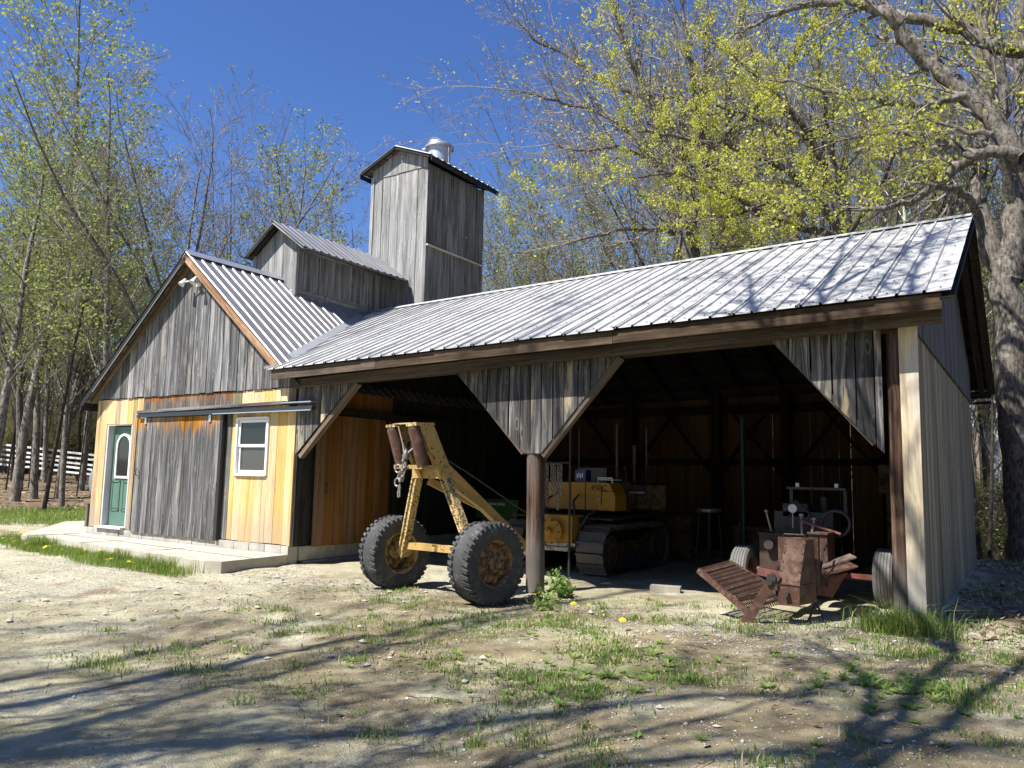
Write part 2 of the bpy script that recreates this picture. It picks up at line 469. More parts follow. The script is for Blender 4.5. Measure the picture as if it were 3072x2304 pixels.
class MB:
    """collects solids into one mesh"""
    def __init__(s):
        s.v, s.f = [], []
    def add(s, V, Fs):
        b = len(s.v)
        s.v += [Vector(x) for x in V]
        s.f += [tuple(b + i for i in f) for f in Fs]
        return s
    def box(s, c, d, rot=None):
        x, y, z = (q / 2 for q in d)
        V = [Vector((i * x, j * y, k * z)) for k in (-1, 1) for j in (-1, 1) for i in (-1, 1)]
        if rot is not None: V = [rot @ q for q in V]
        V = [q + Vector(c) for q in V]
        return s.add(V, [(0, 2, 3, 1), (4, 5, 7, 6), (0, 1, 5, 4), (2, 6, 7, 3), (0, 4, 6, 2), (1, 3, 7, 5)])
    def hexa(s, A, B):
        """A and B: four points each, joined"""
        n = len(A)
        return s.add(list(A) + list(B), [tuple(range(n))[::-1], tuple(range(n, 2 * n))] + [(i, (i + 1) % n, n + (i + 1) % n, n + i) for i in range(n)])
    def bar(s, p0, p1, wd, th, side=(0, 0, 1)):
        p0, p1 = Vector(p0), Vector(p1)
        d = (p1 - p0).normalized()
        a = d.cross(Vector(side))
        if a.length < 1e-4: a = d.cross(Vector((1, 0, 0)))
        a.normalize()
        b = a.cross(d)
        q = [a * sx * wd / 2 + b * sy * th / 2 for sx, sy in ((-1, -1), (1, -1), (1, 1), (-1, 1))]
        return s.hexa([p0 + e for e in q], [p1 + e for e in q])
    def tube(s, pts, r, n=8, cap=True):
        pts = [Vector(p) for p in pts]
        rr = r if hasattr(r, '__len__') else [r] * len(pts)
        b = len(s.v)
        up_ = None
        for i, p in enumerate(pts):
            d = (pts[min(i + 1, len(pts) - 1)] - pts[max(i - 1, 0)]).normalized()
            if up_ is None:
                up_ = d.cross(Vector((.31, .2, .93)))
                if up_.length < .1: up_ = d.cross(Vector((1, 0, 0)))
            a = (up_ - d * up_.dot(d)).normalized()
            up_ = a
            c = d.cross(a)
            for k in range(n):
                t = 2 * math.pi * k / n
                s.v.append(p + (a * math.cos(t) + c * math.sin(t)) * rr[i])
        for i in range(len(pts) - 1):
            for k in range(n):
                s.f.append((b + i * n + k, b + i * n + (k + 1) % n, b + (i + 1) * n + (k + 1) % n, b + (i + 1) * n + k))
        if cap:
            s.f.append(tuple(b + k for k in range(n))[::-1])
            s.f.append(tuple(b + (len(pts) - 1) * n + k for k in range(n)))
        return s
    def lathe(s, prof, axis_p, axis_d, n=32, closed=False):
        """prof: (radius, along)"""
        ap, ad = Vector(axis_p), Vector(axis_d).normalized()
        a = ad.cross(Vector((.12, .3, .94))).normalized()
        c = ad.cross(a)
        b = len(s.v)
        m = len(prof)
        for k in range(n):
            t = 2 * math.pi * k / n
            e = a * math.cos(t) + c * math.sin(t)
            for r, h in prof: s.v.append(ap + ad * h + e * r)
        for k in range(n):
            for j in range(m if closed else m - 1):
                j2 = (j + 1) % m
                k2 = (k + 1) % n
                s.f.append((b + k * m + j, b + k * m + j2, b + k2 * m + j2, b + k2 * m + j))
        return s
    def build(s, name, mat, parent=None, smooth=False, origin=None, label=None):
        o0 = Vector(origin) if origin is not None else (sum(s.v, Vector()) / len(s.v))
        o = mesh(name, [q - o0 for q in s.v], s.f, mat, parent, Matrix.Translation(o0), smooth)
        if smooth:
            try:
                me = o.data
                me.set_sharp_from_angle(angle=R(38))
            except Exception: pass
        if label: o['label'] = label
        return o

def plank(parent, name, O, X, Z, poly, th, mat, bev=.004):
    """a board: poly in (x, z) metres in the frame O, X (across), Z (grain); thickness th along X x Z towards -N; origin at its top"""
    X, Z, O = Vector(X).normalized(), Vector(Z).normalized(), Vector(O)
    Y = Z.cross(X)                      # inward
    zt = max(p[1] for p in poly)
    xm = sum(p[0] for p in poly) / len(poly)
    # make CCW
    A = sum(poly[i][0] * poly[(i + 1) % len(poly)][1] - poly[(i + 1) % len(poly)][0] * poly[i][1] for i in range(len(poly)))
    if A < 0: poly = poly[::-1]
    if abs(A) < 1e-4: return None
    wob = [(rng.uniform(-.0015, .0015)) for _ in poly]
    V = [(p[0] - xm, w_, p[1] - zt) for p, w_ in zip(poly, wob)] + [(p[0] - xm, th, p[1] - zt) for p in poly]
    n = len(poly)
    Fs = [tuple(range(n)), tuple(range(n, 2 * n))[::-1]] + [(i, n + i, n + (i + 1) % n, (i + 1) % n) for i in range(n)]
    o0 = O + X * xm + Z * zt
    Wd = Matrix(((X.x, Y.x, Z.x, o0.x), (X.y, Y.y, Z.y, o0.y), (X.z, Y.z, Z.z, o0.z), (0, 0, 0, 1)))
    return mesh(name, V, Fs, mat, parent, Wd)

def clip(poly, a, b, c):
    """keep a*x+b*z<=c"""
    out = []
    for i in range(len(poly)):
        p, q = poly[i], poly[(i + 1) % len(poly)]
        fp, fq = a * p[0] + b * p[1] - c, a * q[0] + b * q[1] - c
        if fp <= 0: out.append(p)
        if (fp < 0 < fq) or (fq < 0 < fp):
            t = fp / (fp - fq)
            out.append((p[0] + (q[0] - p[0]) * t, p[1] + (q[1] - p[1]) * t))
    return out

def boards(parent, O, X, Z, x0, x1, zlo, zhi, mat, wd=(.16, .26), th=.024, gap=.005, clips=(), name='plank', lift=.004):
    x = x0
    zl = zlo if callable(zlo) else (lambda q: zlo)
    zh = zhi if callable(zhi) else (lambda q: zhi)
    Nn = Vector(X).normalized().cross(Vector(Z).normalized())
    k = 0
    while x < x1 - .02:
        w_ = rng.uniform(*wd)
        if x + w_ > x1 - wd[0] * .45: w_ = x1 - x
        a, b = x, x + w_ - gap * rng.uniform(.7, 1.9)
        j = rng.uniform(-.012, .004)
        poly = [(a, zl(a) + j), (b, zl(b) + j), (b, zh(b)), (a, zh(a))]
        for cl in clips:
            poly = clip(poly, *cl)
            if len(poly) < 3: break
        if len(poly) >= 3:
            m = mat(x + w_ / 2) if callable(mat) else mat
            plank(parent, name, Vector(O) + Nn * rng.uniform(0, lift), X, Z, poly, th, m)
        x += w_
        k += 1

def beam(parent, name, p0, p1, wd, th, mat, side=(0, 0, 1)):
    """timber: local z along p1->p0, origin at p1"""
    p0, p1 = Vector(p0), Vector(p1)
    Z = (p1 - p0).normalized()
    X = Z.cross(Vector(side))
    if X.length < 1e-4: X = Z.cross(Vector((1, 0, 0)))
    X.normalize()
    Y = Z.cross(X)
    L = (p1 - p0).length
    x, y = wd / 2, th / 2
    e = min(x, y) * .12
    prof = [(-x + e, -y), (x - e, -y), (x, -y + e), (x, y - e), (x - e, y), (-x + e, y), (-x, y - e), (-x, -y + e)]
    n = 8
    V = [(a, b, 0) for a, b in prof] + [(a, b, -L) for a, b in prof]
    Fs = [tuple(range(n)), tuple(range(n, 2 * n))[::-1]] + [(i, n + i, n + (i + 1) % n, (i + 1) % n) for i in range(n)]
    Wd = Matrix(((X.x, Y.x, Z.x, p1.x), (X.y, Y.y, Z.y, p1.y), (X.z, Y.z, Z.z, p1.z), (0, 0, 0, 1)))
    return mesh(name, V, Fs, mat, parent, Wd)

def sheet(parent, name, O, A, D, wd, L, mat, pitch=.23, rh=.022, rw=.05, double=False, segs=5, wob=.004, lo=None):
    """ribbed roofing sheet; A across, D down the slope; ribs run along D"""
    A, D, O = Vector(A).normalized(), Vector(D).normalized(), Vector(O)
    U = A.cross(D)
    if U.z < 0: U = -U
    prof = []
    n = max(1, int(round(wd / pitch)))
    p = wd / n
    for i in range(n):
        c = i * p
        tops = [c] if not (double and i == 0) else [c, c + rw * 1.3]
        for t in tops:
            prof += [(t, 0), (t + rw * .22, rh), (t + rw * .78, rh), (t + rw, 0)]
        prof += [(c + p * .62, -.001)]
    prof.append((wd, 0))
    prof.append((wd + rw * .3, rh * 1.0))
    V, Fs = [], []
    m = len(prof)
    for j in range(segs + 1):
        t = L * j / segs
        dz = rng.uniform(-wob, wob)
        for x, h in prof:
            V.append(A * x + D * t + U * (h + dz + rng.uniform(-wob, wob) * .35))
    for j in range(segs):
        for i in range(m - 1):
            Fs.append((j * m + i, j * m + i + 1, (j + 1) * m + i + 1, (j + 1) * m + i))
    # a second skin for thickness
    b = len(V)
    V += [q - U * .0025 for q in V]
    Fs += [tuple(b + i for i in f)[::-1] for f in Fs]
    for i in range(m - 1):
        Fs.append((i, b + i, b + i + 1, i + 1))
        k = segs * m + i
        Fs.append((k, k + 1, b + k + 1, b + k))
    nf = segs * (m - 1)
    mi = [0] * nf + [1] * nf + [0] * (len(Fs) - 2 * nf)
    return mesh(name, V, Fs, [mat, M['under']], parent, Matrix.Translation(O), mi=mi)

# ------------------------------------------------------------------ ground
def sstep(a, b, x):
    t = np.clip((x - a) / (b - a), 0, 1)
    return t * t * (3 - 2 * t)
_tab = np.random.default_rng(5).random((256, 256))
def vnoise(x, y):
    xi, yi = np.floor(x).astype(int), np.floor(y).astype(int)
    fx, fy = x - xi, y - yi
    fx, fy = fx * fx * (3 - 2 * fx), fy * fy * (3 - 2 * fy)
    g = lambda i, j: _tab[(i) % 256, (j) % 256]
    return (g(xi, yi) * (1 - fx) + g(xi + 1, yi) * fx) * (1 - fy) + (g(xi, yi + 1) * (1 - fx) + g(xi + 1, yi + 1) * fx) * fy
def fbm(x, y, f=1., o=4):
    v, a = 0, .5
    for k in range(o):
        v = v + a * (vnoise(x * f + 17 * k, y * f + 31 * k) - .5)
        f *= 2.03
        a *= .5
    return v
def gz(x, y, detail=True):
    x, y = np.asarray(x, float), np.asarray(y, float)
    s_ = -x * .85 + y * .5
    z = -.335 + .10 * sstep(12.2, 15.2, x) * (1 - sstep(8, 11, y))
    z = z + .13 * sstep(1.5, 5, s_) + 1.0 * sstep(8, 28, s_) + np.maximum(0, s_ - 28) * .055
    z = z - sstep(9.2, 15, y) * (x > -60) * sstep(2, 9, x) * 1.3
    z = z + np.maximum(0, y - 26) * .045
    if detail:
        inside = sstep(.3, .8, y) * sstep(6.2, 6.5, x) * (1 - sstep(15.2, 15.6, x))
        z = z + fbm(x, y, .6, 3) * .07 * (1 - inside)
        z = z + fbm(x + 9, y, 3.1, 4) * .05
        rut = np.exp(-((y + 2.3 + .14 * (x - 8) + .25 * np.sin(x * .7)) / .22) ** 2) + np.exp(-((y + 4.0 + .22 * (x - 8)) / .25) ** 2)
        z = z - .03 * rut
    return z
def axis(parts):
    out = []
    for a, b, st in parts:
        out.append(np.arange(a, b, st))
    out.append(np.array([parts[-1][1]]))
    return np.concatenate(out)
gx = axis([(-400, -80, 20), (-80, -10, 1.6), (-10, 2, .18), (2, 7.5, .085), (7.5, 17.6, .05), (17.6, 24, .3), (24, 60, 2), (60, 400, 20)])
gy = axis([(-60, -20, 5), (-20, -8, 1), (-8, -5.6, .2), (-5.6, -3.6, .03), (-3.6, 2.2, .055), (2.2, 12, .2), (12, 60, 1.6), (60, 400, 20)])
X_, Y_ = np.meshgrid(gx, gy)
Z_ = gz(X_, Y_)
nx, ny = len(gx), len(gy)
ii = (np.arange(ny - 1)[:, None] * nx + np.arange(nx - 1)[None, :]).ravel()
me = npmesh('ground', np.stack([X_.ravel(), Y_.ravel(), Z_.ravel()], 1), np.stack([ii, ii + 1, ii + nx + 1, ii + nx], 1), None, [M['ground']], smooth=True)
S_ = -X_ * .85 + Y_ * .5
def lawn(x, y):
    s_ = -x * .85 + y * .5
    band = sstep(2.8, 4.2, s_ + fbm(x, y, .5, 3) * 2.5) * (1 - sstep(8.5, 11, s_ + fbm(x, y, .4, 3) * 3)) * sstep(-4.6, -2.0, y + .25 * x + 2.2)
    return band
def strip(x, y):
    c = -1.22 - .075 * (x - 1)
    f = np.exp(-((y - c + .12) / (.22 + .05 * np.sin(x * 2.1))) ** 2) * sstep(-1.6, -.4, x) * (1 - sstep(5.3, 6.2, x))
    return f
def weedy(x, y):
    n = fbm(x, y, 1.1, 4)
    right = sstep(10.8, 13.8, x + y * .2) * np.exp(-((y + 2.75 - .42 * (x - 14.4)) / .75) ** 2)
    mid = .30 * sstep(8.4, 9.6, x) * np.exp(-((y + 1.7) / .8) ** 2)
    return np.clip((right + mid) * sstep(-.05, .16, n), 0, 1)
zone = np.zeros((ny * nx, 4), np.float32)
zone[:, 3] = (sstep(7.5, 10.5, X_ + fbm(X_, Y_, .5, 3) * 3) * sstep(-6.5, -4.5, Y_ + .35 * (X_ - 12)) * (1 - sstep(-.9, -.1, Y_))).ravel()
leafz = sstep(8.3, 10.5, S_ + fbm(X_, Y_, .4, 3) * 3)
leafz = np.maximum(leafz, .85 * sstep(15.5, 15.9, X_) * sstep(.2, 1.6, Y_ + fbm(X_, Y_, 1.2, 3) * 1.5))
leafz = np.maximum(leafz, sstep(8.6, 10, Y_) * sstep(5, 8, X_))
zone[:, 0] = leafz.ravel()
zone[:, 1] = np.clip(np.maximum(np.maximum(lawn(X_, Y_), strip(X_, Y_)), weedy(X_, Y_) * .9), 0, 1).ravel()
gravz = np.exp(-((Y_ + .85 - .03 * (X_ - 8)) / .5) ** 2) * sstep(6, 7, X_) + .8 * sstep(8.5, 4, X_) * (Y_ < -1.2)
zone[:, 2] = np.clip(gravz, 0, 1).ravel()
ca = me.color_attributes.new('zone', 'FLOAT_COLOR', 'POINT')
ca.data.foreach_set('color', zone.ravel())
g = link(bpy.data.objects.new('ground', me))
g['kind'] = 'structure'
g['label'] = 'pale dirt and gravel yard in front of the sheds'
def G(x, y): return float(gz(x, y))

# concrete apron along the front of the sugarhouse
def slab():
    edge = [(6.22, -1.30), (6.05, -1.385), (5.95, -1.43), (5.8, -1.415), (5.68, -1.44), (5.55, -1.42), (5.3, -1.385), (5.05, -1.40), (4.7, -1.36), (4.35, -1.37)]
    edge = [(a + rng.uniform(-.012, .012), b + rng.uniform(-.02, .02)) for a, b in edge]
    poly = [(6.2, -.06), *edge, (4, -1.33), (2.5, -1.22), (1, -1.1), (-.25, -1.18), (-.6, -1.0), (-3.7, 1.4), (-3.7, 3.4), (-.05, 3.4), (-.05, -.06)]
    m = MB()
    top = [(x, y, -.168 + (rng.uniform(-.006, .006))) for x, y in poly]
    bot = [(x, y, -.40) for x, y in poly]
    n = len(poly)
    m.add(top + bot, [tuple(range(n))[::-1], tuple(range(n, 2 * n))] + [(i, (i + 1) % n, n + (i + 1) % n, n + i) for i in range(n)])
    o = m.build('path', M['slab'])
    o['kind'] = 'structure'
    o['label'] = 'worn concrete slab along the foot of the gabled building'
    for x in (-.05, 2.0, 4.1):
        c = MB().box((x, -.66 - .04 * x, -.1672), (.012, 1.0, .006)).build('joint', M['darksteel'], o)
    MB().box((3.1, -.62, -.1670), (6.2, .012, .006), Matrix.Rotation(R(-2.3), 3, 'Z')).build('joint', M['darksteel'], o)
slab()

# ------------------------------------------------------------------ sugarhouse (gabled building)
W, H1 = 6.19, 2.6
RX, RZ = 3.09, 5.31                     # ridge
SL = .814                               # slope of both sides
BL = 9.5                                # length
XA, YA, ZA = Vector((1, 0, 0)), Vector((0, 1, 0)), Vector((0, 0, 1))
barn = thing('sugarhouse', (W / 2, 0, 0), 'gabled weathered grey board building with golden boards below and a tall roof tower', 'building')
rl = lambda x: RZ - .13 - SL * abs(x - RX)
# upper gable boards, standing proud of the lower ones
gcl = [(-SL, 1, RZ - .12 - SL * RX), (SL, 1, RZ - .12 + SL * RX)]
boards(barn, (0, -.030, 0), XA, ZA, -.02, 6.02, lambda x: H1 + .004 * math.sin(x * 5), 6, lambda q: M['gable'] if q > 3.3 or 1.3 < q < 1.75 else M['gable0'], (.17, .29), .026, .012, gcl)
boards(barn, (0, -.030, 0), XA, ZA, 6.025, 6.17, H1 + .02, 6, M['gable'], (.15, .2), .026, .006, gcl)
# lower boards
def goldpick(x): return M['goldgrey'] if rng.random() < .28 else M['gold']
boards(barn, (0, 0, 0), XA, ZA, 0, .405, -.02, 2.585, goldpick, (.13, .2), .026)
boards(barn, (0, 0, 0), XA, ZA, .405, 1.345, 2.075, 2.585, goldpick, (.17, .3), .026)
boards(barn, (0, 0, 0), XA, ZA, 1.345, 1.70, -.02, 2.585, goldpick, (.12, .18), .026)
boards(barn, (0, 0, 0), XA, ZA, 1.70, 4.47, 2.2, 2.585, M['header'], (.17, .28), .026)
boards(barn, (0, 0, 0), XA, ZA, 4.47, 4.75, 2.2, 2.585, M['wall'], (.2, .3), .026)
boards(barn, (0, 0, 0), XA, ZA, 4.75, 5.98, 2.2, 2.585, goldpick, (.22, .34), .026)
boards(barn, (0, 0, 0), XA, ZA, 1.70, 4.36, -.02, 2.2, M['grey'], (.22, .3), .026)
boards(barn, (0, 0, 0), XA, ZA, 4.36, 4.52, -.02, 2.2, M['grey'], (.15, .2), .026)
boards(barn, (0, 0, 0), XA, ZA, 4.52, 4.655, -.02, 2.2, goldpick, (.12, .2), .026)
boards(barn, (0, 0, 0), XA, ZA, 4.655, 5.515, -.02, 1.10, goldpick, (.16, .24), .026)
boards(barn, (0, 0, 0), XA, ZA, 4.655, 5.515, 2.11, 2.2, goldpick, (.4, .5), .026)
boards(barn, (0, 0, 0), XA, ZA, 5.515, 6.17, -.02, 2.2, goldpick, (.17, .26), .026)
# foundation blocks
x = .0
while x < W:
    w_ = min(.4, W - x)
    if not .42 < x + w_ / 2 < 1.3:
        MB().box((x + w_ / 2, .06 + rng.uniform(-.004, .004), -.27), (w_ - .012, .2, .47)).build('block', M['block'], barn)
    else:
        MB().box((x + w_ / 2, .05, -.27), (w_ - .012, .2, .46)).build('block', M['block'], barn)
    x += .4
y = .17
while y < 8.2:
    for z in (-.16, -.40):
        MB().box((W - .06, y + .2 + (.1 if z < -.2 else 0), z), (.18, .388, .226)).build('block', M['block'], barn)
    y += .4
# dark inside, so nothing shows through gaps
MB().box((W / 2, .30, 1.25), (W - .2, .02, 2.6)).build('lining', M['inner'], barn)
# entrance door
dr = MB()
for bx, bw in ((.79, .28),):
    pass
door = mesh('door', [(-.42, 0, 0), (.42, 0, 0), (.42, 0, 2.0), (-.42, 0, 2.0), (-.42, .04, 0), (.42, .04, 0), (.42, .04, 2.0), (-.42, .04, 2.0)],
            [(0, 1, 2, 3), (4, 7, 6, 5), (0, 4, 5, 1), (2, 6, 7, 3), (0, 3, 7, 4), (1, 5, 6, 2)], M['doorgreen'], barn, Matrix.Translation((.895, .13, .025)))
for px in (.70, 1.09):
    m = MB()
    for sx in (-1, 1): m.box((px + sx * .13, .122, .62), (.03, .016, .60))
    for sz in (-1, 1): m.box((px, .122, .62 + sz * .29), (.29, .016, .03))
    m.box((px, .124, .62), (.2, .012, .5))
    m.build('door_panel', M['doorgreen'], door)
def arch(cx, zb, zt, r_, wd, y0, y1, n=14):
    """arched frame outline in x,z: inner half-width r_, moulding width wd"""
    inn = [(cx - r_, zb)] + [(cx - r_ * math.cos(math.pi * k / n), zt + r_ * math.sin(math.pi * k / n)) for k in range(n + 1)] + [(cx + r_, zb)]
    ro = r_ + wd
    out = [(cx - ro, zb - wd)] + [(cx - ro * math.cos(math.pi * k / n), zt + ro * math.sin(math.pi * k / n)) for k in range(n + 1)] + [(cx + ro, zb - wd)]
    m = MB()
    k = len(inn)
    V = [(p[0], y0, p[1]) for p in inn] + [(p[0], y0, p[1]) for p in out] + [(p[0], y1, p[1]) for p in inn] + [(p[0], y1, p[1]) for p in out]
    Fs = []
    for i in range(k):
        j = (i + 1) % k
        Fs += [(i, j, k + j, k + i), (2 * k + i, 3 * k + i, 3 * k + j, 2 * k + j), (i, 2 * k + i, 2 * k + j, j), (k + i, k + j, 3 * k + j, 3 * k + i)]
    m.add(V, Fs)
    return m, inn
m, inn = arch(.895, 1.02, 1.62, .22, .045, .10, .132)
m.build('arched_frame', M['white'], door)
MB().add([(p[0], .119, p[1]) for p in inn] + [(p[0], .127, p[1]) for p in inn], [tuple(range(len(inn)))[::-1], tuple(range(len(inn), 2 * len(inn)))]).build('pane', M['glass'], door)
MB().tube([(1.23, .13, .93), (1.23, .075, .93)], .014).tube([(1.23, .085, .93), (1.23, .06, .93)], [.03, .026], 12).build('handle', M['silver'], door, True)
fr = MB()
fr.box((.435, .103, 1.05), (.05, .19, 2.1)).box((1.345 - .02, .103, 1.05), (.05, .19, 2.1)).box((.88, .104, 2.072), (.84, .188, .05))
fr.build('door_frame', M['jamb'], barn)
MB().box((.88, .02, -.005), (.95, .26, .04)).build('door_sill', M['jamb'], barn)
# double hung window
win = MB().box((4.672, .0, 1.607), (.046, .07, 1.0)).box((5.498, .0, 1.607), (.046, .07, 1.0)).box((5.085, .0005, 2.092), (.78, .068, .045)).box((5.085, -.006, 1.118), (.80, .08, .045)).build('window', M['white'], barn)
for z0, z1, yo in ((1.60, 2.062, .012), (1.15, 1.625, .034)):
    m = MB()
    for xx in (4.725, 5.445): m.box((xx, yo, (z0 + z1) / 2), (.045, .03, z1 - z0))
    for zz in (z0 + .02, z1 - .02): m.box((5.085, yo, zz), (.675, .028, .042))
    m.build('sash', M['white'], win)
    MB().box((5.085, yo + .008, (z0 + z1) / 2), (.676, .006, z1 - z0 - .07)).build('pane', M['glass'] if z0 > 1.5 else M['screen'], win)
MB().box((5.3, .11, 1.27), (.22, .02, .2)).build('window_card', M['white'], win)
MB().box((5.1, .16, 1.6), (.84, .02, 1.05)).build('window_back', M['black'], win)
# sliding door on its track
sdoor = MB().box((2.965, -.045, 1.07), (2.60, .02, 2.0)).build('sliding_door', M['dark'], barn)
boards(sdoor, (0, -.078, 0), XA, ZA, 1.665, 4.27, -.045, 2.165, M['door'], (.23, .34), .022, .012)
for hx in (1.95, 3.98):
    MB().box((hx, -.096, 2.12), (.06, .014, .15)).tube([(hx, -.10, 2.19), (hx, -.085, 2.25)], .02, 6).build('hanger', M['silver'], sdoor)
MB().tube([(1.80, -.10, 1.18), (1.80, -.135, 1.16), (1.80, -.135, 1.06), (1.80, -.10, 1.04)], .011, 6).build('handle', M['rust'], sdoor, True)
beam(barn, 'door_stop', (4.325, -.062, -.05), (4.325, -.062, 2.17), .07, .07, M['black'], (0, 1, 0))
beam(barn, 'door_stop', (1.635, -.05, -.02), (1.635, -.05, 2.2), .035, .05, M['dark'], (0, 1, 0))
trk = MB()
trk.box((4.21, -.10, 2.225), (4.98, .075, .06)).box((4.21, -.142, 2.20), (4.98, .012, .05)).build('door_track', M['blackbox'], barn)
MB().box((5.4, -.150, 2.183), (2.56, .008, .016)).build('track_lip', M['silver'], barn)
beam(barn, 'track_header', (1.72, -.07, 2.285), (6.0, -.07, 2.325), .17, .055, M['grey'])
MB().box((6.33, -.09, 2.318), (.72, .15, .02)).build('track_cap', M['flash'], barn)
beam(barn, 'door_stop', (6.1, -.02, 2.3), (6.1, -.02, 2.78), .16, .03, M['trim'], (0, 1, 0))
beam(barn, 'corner_board', (6.16, .0, -.03), (6.16, .0, 1.52), .06, .05, M['gold'], (0, 1, 0))
# right-hand side wall, inside the open shed
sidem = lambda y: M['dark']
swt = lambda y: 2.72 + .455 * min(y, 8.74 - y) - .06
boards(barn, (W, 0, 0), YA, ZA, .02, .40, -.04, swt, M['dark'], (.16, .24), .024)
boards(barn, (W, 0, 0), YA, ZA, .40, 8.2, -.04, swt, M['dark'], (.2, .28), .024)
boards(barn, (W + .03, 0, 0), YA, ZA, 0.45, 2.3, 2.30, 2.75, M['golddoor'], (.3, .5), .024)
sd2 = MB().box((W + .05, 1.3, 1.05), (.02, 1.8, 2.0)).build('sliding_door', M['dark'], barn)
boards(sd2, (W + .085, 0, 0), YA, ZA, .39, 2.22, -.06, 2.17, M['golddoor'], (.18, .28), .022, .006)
MB().box((W + .10, 2.1, 2.13), (.014, .06, .16)).build('hanger', M['black'], sd2)
MB().tube([(W + .09, .62, 1.0), (W + .125, .62, .98), (W + .125, .62, .84), (W + .09, .62, .82)], .011, 6).build('handle', M['black'], sd2)
MB().box((W + .09, 2.5, 2.24), (.09, 4.0, .09)).build('door_track', M['dark'], barn)
beam(barn, 'corner_board', (W + .02, .12, -.04), (W + .02, .12, 1.5), .05, .22, M['dark'], (0, 1, 0))
# left and back walls
boards(barn, (0, BL, 0), -YA, ZA, 0, BL, -.05, 2.75, M['wall'], (.5, .7), .024)
boards(barn, (W, BL, 0), -XA, ZA, 0, W, -.05, 6, M['grey'], (.5, .7), .024, .005, [(-SL, 1, RZ - .12 - SL * (W - RX)), (SL, 1, RZ - .12 + SL * (W - RX))])
# roof
YR0 = -.24
Dl, Dr = Vector((-1, 0, -SL)).normalized(), Vector((1, 0, -SL)).normalized()
LsL = 3.42 * math.sqrt(1 + SL * SL)
LsR = 3.35 * math.sqrt(1 + SL * SL)
y = YR0
k = 0
while y < BL + .2:
    sheet(barn, 'roof_sheet', (RX, y, RZ), YA, Dr, .69, LsR, M['roof'], .23, .023, .085, False, 6, .003)
    sheet(barn, 'roof_sheet', (RX, y, RZ - .004), YA, Dl, .69, LsL, M['roof'], .23, .018, .10, False, 4, .003)
    y += .69
MB().hexa([(RX - .16, YR0 - .01, RZ - .085), (RX, YR0 - .01, RZ + .045), (RX, YR0 - .01, RZ + .052), (RX - .165, YR0 - .01, RZ - .08)], [(RX - .16, 2.02, RZ - .085), (RX, 2.02, RZ + .045), (RX, 2.02, RZ + .052), (RX - .165, 2.02, RZ - .08)]).hexa(
    [(RX, YR0 - .01, RZ + .045), (RX + .16, YR0 - .01, RZ - .085), (RX + .165, YR0 - .01, RZ - .08), (RX, YR0 - .01, RZ + .052)], [(RX, 2.02, RZ + .045), (RX + .16, 2.02, RZ - .085), (RX + .165, 2.02, RZ - .08), (RX, 2.02, RZ + .052)]).build('ridge_cap', M['flash'], barn)
# roof boarding and purlins under the overhang
for sgn, D_, L_ in ((-1, Dl, LsL - .06), (1, Dr, LsR - .3)):
    U = Vector((-D_.z * -1 * 0, 0, 0))
    Nr = Vector((sgn * SL, 0, 1)).normalized()
    q = .02
    while q < L_:
        wq = min(.27, L_ - q)
        c0 = Vector((RX, YR0 + .02, RZ)) + D_ * (q + wq / 2) - Nr * .022
        beam(barn, 'roof_board', c0, c0 + YA * 2.3, wq - .012, .022, M['trim'] if sgn < 0 else M['dark'], Nr)
        q += .28
    p0 = Vector((RX, YR0 + .012, RZ)) - Nr * .075
    beam(barn, 'rake_board', p0 + D_ * L_ - Nr * .02, p0 - Nr * .02, .024, .12, M['orange'] if sgn > 0 else M['dark'], Nr)
    p1 = Vector((RX, -.06, RZ)) - Nr * .085
    beam(barn, 'rafter', p1 + D_ * (L_ - .1), p1 + D_ * .1, .04, .1, M['trim'] if sgn < 0 else M['orange'], Nr)
beam(barn, 'fascia', (RX - 3.37, YR0 + .02, RZ - SL * 3.37 - .12), (RX - 3.37, BL, RZ - SL * 3.37 - .12), .025, .15, M['dark'])
# small aluminium strip on the left rake
MB().tube([(RX - .1, YR0 - .012, RZ - .25), (RX - 2.9, YR0 - .012, RZ - .21 - SL * 2.9)], .010, 5).build('cable_conduit', M['flash'], barn)

# cupola on the ridge
CX0, CX1, CY0, CY1 = 2.245, 3.63, 2.0, 5.0
cup = MB().box(((CX0 + CX1) / 2, (CY0 + CY1) / 2 + .02, 5.4), (CX1 - CX0 - .08, CY1 - CY0 - .1, 1.0)).build('cupola', M['inner'], barn)
CRZ, CSL, CRX = 6.50, .70, 3.08
ccl = [(-CSL, 1, CRZ - .06 - CSL * CRX), (CSL, 1, CRZ - .06 + CSL * CRX)]
boards(cup, (0, CY0, 0), XA, ZA, CX0 + .02, CX1 - .02, lambda x: RZ - SL * abs(x - RX) - .02, 7, M['tower'], (.16, .26), .024, .006, ccl)
beam(cup, 'corner_board', (CX0 + .03, CY0 - .02, 4.7), (CX0 + .03, CY0 - .02, 5.88), .08, .03, M['tower'], (0, 1, 0))
beam(cup, 'corner_board', (CX1 + .005, CY0 - .002, 4.84), (CX1 + .005, CY0 - .002, 6.03), .05, .06, M['tower'], (0, 1, 0))
boards(cup, (CX1 - .012, 0, 0), YA, ZA, CY0 + .12, CY1, 4.82, 5.98, M['grey'], (.2, .32), .02, .006)
beam(cup, 'frame_rail', (CX1 + .02, CY0 + .03, 5.90), (CX1 + .02, CY1, 5.90), .028, .13, M['grey'])
beam(cup, 'frame_rail', (CX1 + .02, CY0 + .03, 4.93), (CX1 + .02, CY1 - .95, 4.93), .028, .18, M['grey'])
beam(cup, 'frame_stile', (CX1 + .018, CY0 + .09, 4.85), (CX1 + .018, CY0 + .09, 5.97), .028, .12, M['grey'], (0, 1, 0))
